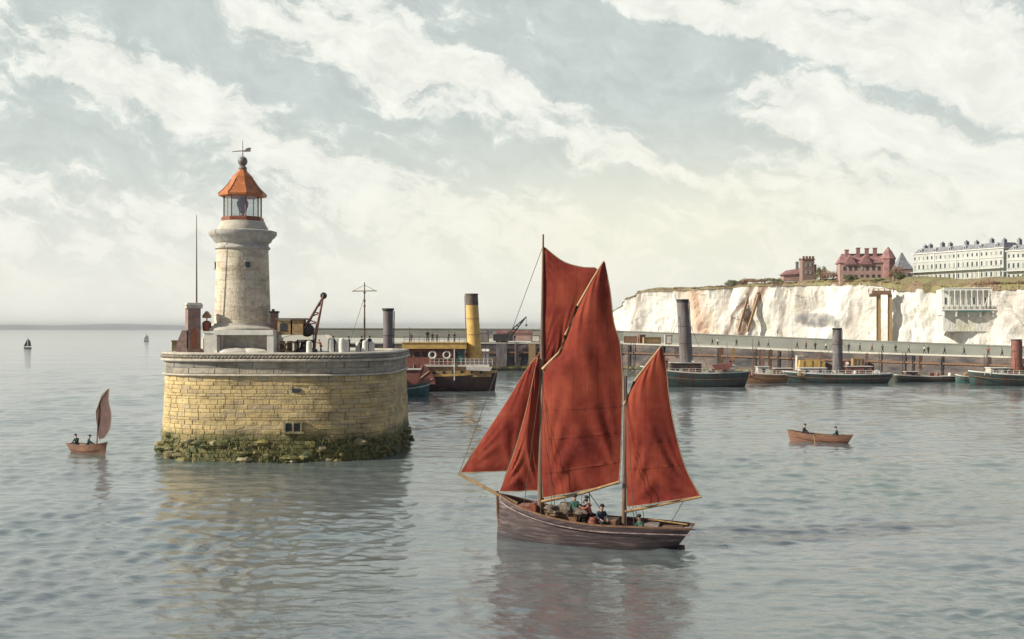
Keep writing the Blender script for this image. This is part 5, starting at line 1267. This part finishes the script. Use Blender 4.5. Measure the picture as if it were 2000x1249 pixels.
# strollers on the promenade
r = random.Random(21); cl = ['black_cloth', 'navy', 'black_cloth', 'pale_cloth', 'slate_cloth', 'rust_cloth', 'seagreen']
G = 'people walking along the promenade'
cn_ = {'black_cloth': 'black', 'navy': 'navy', 'pale_cloth': 'pale', 'slate_cloth': 'grey', 'rust_cloth': 'rust', 'seagreen': 'green'}
WALK = [(1441, 'black_cloth', 'black', 'right of the leaning grey funnel, leftmost stroller'), (1486, 'navy', 'navy', 'below the dark fissure in the cliff'), (1504, 'slate_cloth', 'grey', 'right of the dark fissure foot'), (1560, 'black_cloth', 'black', 'above the low brown barge right end'),
 (1577, 'rust_cloth', 'rust', 'above the ochre cargo stack'), (1594, 'black_cloth', 'black', 'above the ochre stack right edge'), (1614, 'pale_cloth', 'pale', 'just left of the smoking slate funnel'), (1660, 'navy', 'navy', 'just right of the smoking slate funnel'), (1682, 'black_cloth', 'black', 'above the tall tan cargo stack'), (1706, 'rust_cloth', 'rust', 'left of the cliff lift legs'), (1727, 'seagreen', 'green', 'between the two cliff lift legs'),
 (1752, 'black_cloth', 'black', 'just right of the cliff lift legs'), (1776, 'slate_cloth', 'grey', 'above the left end of the dark green launch'), (1806, 'pale_cloth', 'pale', 'of a pair above dark green launch'), (1814, 'black_cloth', 'black', 'of a pair above dark green launch'), (1848, 'navy', 'navy', 'above the launch right end below the colonnade left side'), (1887, 'black_cloth', 'black', 'above the teal skiff below the colonnade'), (1934, 'rust_cloth', 'rust', 'left of the russet funnel below colonnade right end'), (1960, 'seagreen', 'green', 'just left of the russet funnel'), (1392, 'black_cloth', 'black', 'right of the leaning grey funnel beside a pale one'), (1402, 'pale_cloth', 'pale', 'right of the leaning grey funnel beside a black one')]
for px, c, cn2, where in WALK:
    person(quay_pt(px, r.uniform(3, 10)), r.choice((88, -88, 100, -80, 180, 150)), 'walk', c, 'person in %s coat on promenade %s' % (cn2, where), G, hat='black_cloth')
for px, lab in ((1005, 'person in black on the quay under the dark hand crane tip'), (1039, 'person in black on quay just left of the mainsail')):
    person(quay_pt(px, 4), 180, 'stand', 'black_cloth', lab)

# ------------------------------------------------------------------ steamers
def boat_root(name, label, px0, px1, D, cat='steamer', D1=None):
    D1 = D1 or D; a = Vector((P(px0, 0, D).x, D)); b = Vector((P(px1, 0, D1).x, D1)); m_ = (a + b) / 2; L = (b - a).length; an = math.atan2(b.y - a.y, b.x - a.x)
    return thing(name, label, cat, (m_.x, m_.y, 0), an), L, m_
def funnel(t, x, y, z0, z1, r0, r1, mt, top, lean=0.0, bands=None, frac=.88):
    q = MB(); zc = z0 + (z1 - z0) * frac
    rc_ = r0 + (r1 - r0) * frac; n = 20
    ring = lambda rr, z: [(x + lean * (z - z0) + rr * math.cos(2 * math.pi * i / n), y + rr * math.sin(2 * math.pi * i / n), z) for i in range(n)]
    q.loft([ring(r0 * 1.12, z0 - .4), ring(r0 * 1.12, z0 + .25), ring(r0, z0 + .3), ring(rc_, zc)]); f = q.build('funnel', mt, t, smooth=True)
    q = MB(); q.loft([ring(rc_ + .03, zc), ring(r1 + .04, z1 - .2), ring(r1 + .12, z1 - .18), ring(r1 + .12, z1), ring(r1 - .1, z1), ring(r1 - .12, z1 - .8)]); q.build('funnel_top', top, f, smooth=True)
    q = MB(); q.tube([(x + lean * 1 + r0 + .08, y - .05, z0), (x + lean * (z1 - z0) + r1 + .12, y - .05, z1 - .3)], .07, 6); q.build('steam_pipe', top, f)
    for zz_ in (.35, .6):
        q = MB(); zt_ = z0 + (z1 - z0) * zz_; q.torus((x + lean * (zt_ - z0), y, zt_), r0 + (r1 - r0) * zz_ + .02, .035, 'z', 20, 5); q.build('funnel_band', top, f)
    return f
def rails(t, x0, x1, y, z, h=1.0, n=10, mt='ivory'):
    q = MB()
    for i in range(n + 1): q.tube([(x0 + (x1 - x0) * i / n, y, z), (x0 + (x1 - x0) * i / n, y, z + h)], .035, 4)
    for hh_ in (h, h * .55): q.tube([(x0, y, z + hh_), (x1, y, z + hh_)], .03, 4)
    return q.build('railing', mt, t)
# paddle steamer
D = 178.0; k = D / F
ps, L, m_ = boat_root('paddle_steamer', 'paddle steamer with tall buff funnel and ochre upper deck beside the pier', 968, 742, D)
X = lambda px: -((px - 855) * k)      # hull built with its bow to the right
Zs = lambda py: CH - (py - HZ) * k
hb_, _, sh_, bm_ = hull_mesh(L, 4.6, 2.9, 2.3, 2.6, .8, stern_w=.6, ns=30, nk=10); hb_.build('hull', 'black_hull', ps, smooth=True)
q = MB(); rail_mb(L, sh_, bm_, .12, .35, 0).build('bulwark', 'ochre', ps)
deck_mb(L, sh_, bm_, .1).build('deck', 'tan', ps)
# side facing the camera is +y in boat space because the root is turned round
q = MB(); q.box((X(885), 0, (Zs(716) + 2.3) / 2), (150 * k, 3.7, Zs(716) - 2.2)); q.build('lower_saloon', 'tan', ps)
q = MB(); q.box((X(870), 0, Zs(714)), (172 * k, 4.3, .3)); q.build('main_deck', 'ivory', ps)
q = MB(); q.box((X(848), 0, (Zs(713) + Zs(681)) / 2), (118 * k, 3.4, Zs(681) - Zs(713))); q.build('saloon', 'redbrown', ps)
q = MB(); q.box((X(850), 0, Zs(675)), (124 * k, 4.6, 1.0)); q.box((X(850), 0, Zs(669.5)), (126 * k, 4.8, .14)); q.build('upper_deck', 'ochre', ps)
for i in range(7):
    px = 800 + i * 16
    if 838 < px < 882: continue
    q = MB(); q.box((X(px), 1.72, Zs(692)), (.75, .08, .7)); q.build('window', 'glass_dark', ps)
q = MB(); q.box((X(900), 1.73, Zs(696)), (.9, .08, 1.9)); q.build('door', 'green', ps)
for i in range(6):
    q = MB(); q.lathe([(.22, -.04), (.22, .04)], 12); o_ = q.build('porthole', 'glass_dark', ps); o_.rotation_euler = (R(90), 0, 0); o_.location = (X(850 + i * 18), 1.9, 2.95)
# paddle box
q = MB(); pts = [(3.3 * math.cos(math.pi * i / 14), 3.3 * math.sin(math.pi * i / 14)) for i in range(15)]
q.loft([[(X(812) + x, 2.0, 1.2 + z) for x, z in pts], [(X(812) + x, 3.6, 1.2 + z) for x, z in pts]]); pb = q.build('paddle_box', 'redbrown', ps)
q = MB()
for i in range(7):
    a = math.pi * (i + .5) / 7; q.tube([(X(812) + .6 * math.cos(a), 3.63, 1.3 + .6 * math.sin(a)), (X(812) + 3.0 * math.cos(a), 3.63, 1.3 + 3.0 * math.sin(a))], .08, 4)
q.torus((X(812), 3.62, 1.2), .6, .12); q.build('paddle_box_vent', 'tan', pb)
rails(ps, X(842), X(962), 2.1, Zs(713), 1.0, 14)
rails(ps, X(792), X(908), 2.3, Zs(669), .9, 12, 'grey_iron')
funnel(ps, X(927), 0, Zs(697), Zs(574), 1.12, 0.95, 'yellow', 'umber', lean=X(921) / (Zs(574) - Zs(697)) - X(927) / (Zs(574) - Zs(697)) , frac=.82)
q = MB(); q.tube([(X(889), 2.2, Zs(672)), (X(889), 2.2, Zs(742))], .1, 6); q.build('davit', 'ivory', ps)
for px in (945, 952):
    q = MB(); q.tube([(X(px), .6, Zs(713)), (X(px), .6, Zs(690)), (X(px) , 1.0, Zs(684))], [.22, .22, .34], 10); q.build('ventilator', 'ivory', ps, smooth=True)
q = MB(); q.xprism([(X(912), Zs(716)), (X(912), Zs(722)), (X(958), Zs(724)), (X(962), Zs(716))], 2.1, 3.0); q.build('lifeboat', 'ivory', ps)
q = MB(); q.tube([(X(800), 0, Zs(669)), (X(800), 0, Zs(640))], .08, 6); q.build('bridge_post', 'mast', ps)
for px, mt in ((845, 'green'), (873, 'ivory')):
    q = MB(); q.torus((0, 0, 0), .52, .16, 'y', 24, 8); o_ = q.build('lifebuoy', mt if mt == 'ivory' else 'white', smooth=True); o_.location = (P(px, 0, D - 2).x, D - 1.95, P(0, 693, D).z)
    tag(o_, 'white lifebuoy on saloon side of paddle steamer, %s' % ('left, nearer the pier' if px == 845 else 'right, nearer the buff funnel'), 'lifebuoy', 'lifebuoys of the paddle steamer')
G = 'passengers on the paddle steamer upper deck'
for i, (px, y, c, ps_, lab) in enumerate(((804, .5, 'black_cloth', .8, 'person in black alone at the left end of ochre upper deck'), (835, 0, 'black_cloth', 1.12, 'tallest person in black in the left group on ochre upper deck'), (845, .6, 'navy', .9, 'person in navy in middle of left group on ochre deck'), (853, -.3, 'slate_cloth', .85, 'person in grey at right of left group on ochre deck'),
                          (876, .2, 'slate_cloth', .95, 'person in grey left one of pair near the buff funnel'), (888, .8, 'black_cloth', .9, 'person in black right one of pair near the buff funnel'))):
    person((P(px, 0, D).x, D - y, Zs(669)), 170 + i * 13, 'stand', c, lab, G, scale=ps_)
# bow of a small red and green tender tucked against the pier
tn, L2, m2 = boat_root('tender', 'blunt red and green tender moored between pier and paddle steamer', 838, 748, 163, 'boat')
hb_, _, sh_, bm_ = hull_mesh(L2, 2.6, 2.2, 1.6, 1.8, .5, round_bow=3.2, ns=24, nk=10); hb_.build('hull', 'green', tn, smooth=True)
rail_mb(L2, sh_, bm_, .12, .5, 0).build('bulwark', 'redbrown', tn); deck_mb(L2, sh_, bm_, .1).build('deck', 'tan', tn)
rail_mb(L2, sh_, bm_, .02, .14, -.5, out=.04).build('rubbing_strake', 'ivory', tn)
q = MB(); q.box((-.8, 0, 2.9), (2.4, 1.6, 1.9)); q.build('wheelhouse', 'redbrown', tn); q = MB(); q.box((-.8, 0, 3.95), (2.8, 2.0, .16)); q.build('roof', 'ivory', tn)
# steam tug hidden behind the pier: funnel shows above it
D = 122.0; k = D / F
tg, L2, m2 = boat_root('steam_tug', 'steam tug behind the pier showing a plain dark grey funnel', 716, 792, D + 2, 'tug')
hb_, _, sh_, bm_ = hull_mesh(L2, 2.8, 2.4, 1.6, 1.8, .6, ns=24, nk=10); hb_.build('hull', 'black_hull', tg, smooth=True); deck_mb(L2, sh_, bm_, .1).build('deck', 'tan', tg)
q = MB(); q.box((0, 0, 3.1), (2.6, 1.8, 3.6)); q.build('deckhouse', 'brown', tg)
funnel(tg, (758 - 754) * k, 0, 4.6, CH - (602 - HZ) * k, .50, .56, 'grey_iron', 'dark_iron', frac=.96)

# right-hand vessels
def steamboat(name, label, px0, px1, D, hullm, hf, fun, cabin, mast_px=(), rail=True, extra=None, bottom=None, beam=None, D1=None, upper='ivory', bowh=None):
    """fun: (px, top row, half width, colour, top colour, lean) ; cabin: list of (px0, px1, z0, z1, colour)"""
    t, L, m_ = boat_root(name, label, px0, px1, D, 'steamer' if fun else 'boat', D1); k = D / F; cx = (px0 + px1) / 2; X = lambda px: (px - cx) * k
    bw = bowh or hf * 1.35
    hb_, _, sh_, bm_ = hull_mesh(L, beam or L * .2, bw, hf, hf * 1.1, .5, stern_w=.5, stern_rake=.04, ns=30, nk=10); hb_.build('hull', hullm, t, smooth=True)
    rail_mb(L, sh_, bm_, .08, .20, 0).build('gunwale', upper, t); deck_mb(L, sh_, bm_, .25).build('deck', 'tan', t)
    for (a, b, z0, z1, mt) in cabin:
        q = MB(); q.box(((X(a) + X(b)) / 2, 0, (z0 + z1) / 2), (X(b) - X(a), (beam or L * .2) * .5, z1 - z0)); c_ = q.build('deckhouse', mt, t)
        q = MB(); q.box(((X(a) + X(b)) / 2, 0, z1 + .05), (X(b) - X(a) + .3, (beam or L * .2) * .5 + .3, .1)); q.build('roof', upper, c_)
        nw = max(1, int((X(b) - X(a)) / 1.6))
        for i in range(nw):
            q = MB(); q.box((X(a) + (X(b) - X(a)) * (i + .5) / nw, -(beam or L * .2) * .25 - .02, z0 + (z1 - z0) * .6), (.55, .06, min(.6, (z1 - z0) * .5))); q.build('window', 'glass_dark', c_)
    if fun:
        px, py, hwid, mt, top, lean = fun; zt = CH - (py - HZ) * k
        funnel(t, X(px) - lean * (zt - hf - 1.0), 0, hf + 1.0, zt, hwid * k * 1.05, hwid * k, mt, top, lean=lean, frac=.95)
        for sx in (-1, 1):
            q = MB(); q.tube([(X(px) , -.4, zt - 1.2), (X(px) + sx * 4.2, -(beam or L * .2) * .45, hf + .1)], .035, 4); q.build('funnel_stay', 'dark_rope', t)
        q = MB(); q.tube([(X(px) + 1.6, -.3, hf), (X(px) + 1.6, -.3, hf + 1.7), (X(px) + 1.6, -.75, hf + 2.1)], [.2, .2, .32], 10); q.build('ventilator', 'ivory', t, smooth=True)
    rail_mb(L, sh_, bm_, .01, .12, -hf * .45, out=.03, n=24).build('rubbing_strake', 'brown', t)
    if rail: rails(t, X(px0) + L * .12, X(px1) - L * .12, -(beam or L * .2) * .42, hf, .8, 12, upper)
    rg = random.Random(int(px0)); bb = (beam or L * .2)
    for i in range(int(L / 2.2)):
        x = rg.uniform(-L * .38, L * .38); q = MB(); kind = rg.choice(('skylight', 'rope_coil', 'locker', 'cask'))
        mt_ = rg.choice(('ivory', 'redbrown', 'tan', 'white', 'brown', 'slate_roof')); y_ = -bb * rg.uniform(.05, .3); zd = sh_(.5) - .2
        if kind == 'skylight': q.xprism([(x - .6, zd), (x + .6, zd), (x + .5, zd + .8), (x, zd + 1.1), (x - .5, zd + .8)], y_ - .3, y_ + .3)
        elif kind == 'rope_coil': q.torus((x, y_, zd + .3), .35, .14, 'z', 14, 6); q.torus((x, y_, zd + .5), .3, .13, 'z', 14, 6)
        elif kind == 'locker': q.box((x, y_, zd + .45), (rg.uniform(.8, 1.8), .6, .9), rg.uniform(-.1, .1), .95)
        else: q.lathe([(.28, 0), (.36, .35), (.36, .6), (.28, .95)], 12, (x, y_, zd))
        q.build(kind, mt_, t)
    for mp_, my in mast_px:
        q = MB(); q.tube([(X(mp_), 0, hf), (X(mp_), 0, CH - (my - HZ) * k)], [.09, .04], 6); q.build('mast', 'mast', t)
    return t, X, k, sh_
D = 190
st1, X, k, sh_ = steamboat('steamship', 'dark teal steamer with tallest leaning grey funnel right of the lugger', 1252, 1458, D, 'teal_hull', 2.3, (1333, 585, 11.5, 'grey_iron', 'dark_iron', -.055), [(1310, 1368, 2.2, 4.0, 'black_hull'), (1395, 1432, 2.2, 3.6, 'ivory')], mast_px=((1420, 668),), beam=4.6, bowh=3.4)
q = MB(); q.xprism([(X(1386), 3.8), (X(1426), 4.1), (X(1420), 3.0), (X(1392), 2.9)], -2.6, -1.6); q.build('lifeboat', 'redbrown', st1)
for px in (1424, 1300):
    q = MB(); q.tube([(X(px), -.8, 2.3), (X(px), -.8, 4.2), (X(px), -1.25, 4.7)], [.24, .24, .38], 10); q.build('ventilator', 'redbrown', st1, smooth=True)
st1x = st1
D = 203
steamboat('barge', 'low brown barge with pink deck boxes between two steamers', 1452, 1560, D, 'brown', 1.5, None, [(1478, 1500, 1.4, 2.9, 'ivory'), (1512, 1545, 1.4, 2.6, 'redbrown')], mast_px=((1470, 662),), beam=3.6)
D = CH * F / (749 - HZ)
st3, X, k, sh_ = steamboat('steam_pinnace', 'long low green steam pinnace with smoking slate funnel', 1530, 1737, D, 'teal_hull', 1.55, (1635, 641, 8.3, 'grey_iron', 'dark_iron', 0.0), [(1560, 1612, 1.5, 2.7, 'ivory'), (1650, 1700, 1.5, 3.0, 'redbrown')], mast_px=((1694, 690),), beam=3.6, upper='white')
D4 = 208
steamboat('mooring_launch', 'low dark green open launch between pinnace and russet funnelled tug', 1748, 1872, D4, 'teal_hull', .9, None, [(1768, 1790, .9, 1.8, 'brown')], rail=False, beam=2.6)
steamboat('harbour_skiff', 'small teal skiff lying close beside the russet funnelled tug', 1866, 1905, 205, 'green', 1.0, None, [], rail=False, beam=1.8)
D = CH * F / (753 - HZ)
steamboat('steam_tugboat', 'green tug with thick russet funnel at the right edge', 1893, 2070, D, 'teal_hull', 1.8, (1985, 663, 9.5, 'redbrown', 'umber', 0.0), [(1930, 1968, 1.8, 3.0, 'ivory'), (1998, 2040, 1.8, 3.4, 'ochre')], beam=4.4, upper='white')
# little furled sail on the launch
t = thing('dipping_lug_skiff', 'skiff with small triangular plum sail by the quay wall', 'sailing boat', (P(1865, 0, 211).x, 211, 0)); k = 211 / F
hb_, _, _, _ = hull_mesh(44 * k, 1.6, 1.0, .75, .8, .3, ns=16, nk=6); hb_.build('hull', 'redbrown', t)
q = MB(); q.tube([(1.2, 0, .4), (.9, 0, 4.0)], .06, 6); q.build('mast', 'mast', t)
q = MB(); q.xprism([(-1.8, 1.3), (1.1, 1.2), (.95, 3.7)], -.03, .03); q.build('sail', 'plum', t)
# crates and barrels heaped on the quay side behind the boats
for i, (px, w, h, mt, lab) in enumerate(((1585, 5.5, 2.3, 'ochre', 'ochre canvas covered stack on quay left of smoking funnel'), (1655, 4.2, 2.4, 'redbrown', 'red brown stack on quay right of smoking funnel'), (1675, 2.4, 2.9, 'tan', 'tall tan stack beside the red brown one'), (1562, 1.6, 3.2, 'ivory', 'pale upright crate left of the ochre stack'))):
    a = qf(px); D = a.y - 3.2; fl = thing('lighter', 'low barge carrying the %s' % lab.split(' on quay')[0].split(' left')[0].split(' beside')[0], 'barge', (P(px, 0, D).x, D, 0)); L_ = w + 1.6
    hb_, _, _, _ = hull_mesh(L_, 2.2, 1.3, 1.1, 1.2, .3, ns=16, nk=6, round_bow=3); hb_.build('hull', 'black_hull', fl)
    q = MB(); q.box((0, 0, 1.0), (L_ * .8, 1.5, .1)); q.build('deck', 'tan', fl)
    c = thing('cargo_stack', lab.replace('on quay', 'before quay'), 'cargo', (P(px, 0, D).x, D, 1.05)); q = MB(); q.box((0, 0, h / 2), (w, 1.3, h), 0, .9); q.build('load', mt, c)
    q = MB()
    for x in (-w * .3, 0, w * .3): q.box((x, -.66, h / 2), (.08, .06, h * .98))
    q.build('lashing', 'dark_rope', c)

# ------------------------------------------------------------------ funnel smoke
def smoke():
    D = CH * F / (749 - HZ); k = D / F
    m = bpy.data.materials.new('coal_smoke'); m.use_nodes = True; nt = NT(m.node_tree); nt.n.clear(); out = nt.new('ShaderNodeOutputMaterial'); v = nt.new('ShaderNodeVolumePrincipled')
    v.inputs['Color'].default_value = (.72, .71, .70, 1)
    tc = nt.new('ShaderNodeTexCoord'); n = nt.new('ShaderNodeTexNoise', i_Scale=.9, i_Detail=4.0); nt.link(tc.outputs['Object'], n.inputs['Vector'])
    nt.link(nt.m('MULTIPLY', nt.m('MAXIMUM', nt.m('SUBTRACT', n.outputs[0], .34), 0.0), 3.0), v.inputs['Density']); nt.link(v.outputs[0], out.inputs['Volume'])
    M['smoke'] = m
    q = MB(); pts = [(1635, 640, .55), (1633, 633, .8), (1624, 627, 1.1), (1610, 626, 1.35), (1592, 627, 1.4), (1572, 624, 1.2), (1552, 622, .7)]
    p0 = P(1635, 640, D)
    q.tube([P(a, b, D) - p0 for a, b, _ in pts], [c for _, _, c in pts], 12); o = q.build('smoke', 'smoke', smooth=True); o.location = p0
    tag(o, 'grey coal smoke drifting left from the slate funnel', 'smoke')
smoke()

# ------------------------------------------------------------------ sea haze
def haze():
    m = bpy.data.materials.new('sea_haze'); m.use_nodes = True; nt = NT(m.node_tree); nt.n.clear(); out = nt.new('ShaderNodeOutputMaterial'); v = nt.new('ShaderNodeVolumePrincipled')
    v.inputs['Color'].default_value = (.93, .93, .92, 1); v.inputs['Density'].default_value = 0.00009; v.inputs['Anisotropy'].default_value = 0.7; nt.link(v.outputs[0], out.inputs['Volume'])
    M['haze'] = m
    q = MB(); q.box((0, 0, 22.5), (29000, 29000, 51)); o = q.build('haze', 'haze'); o['kind'] = 'stuff'
haze()
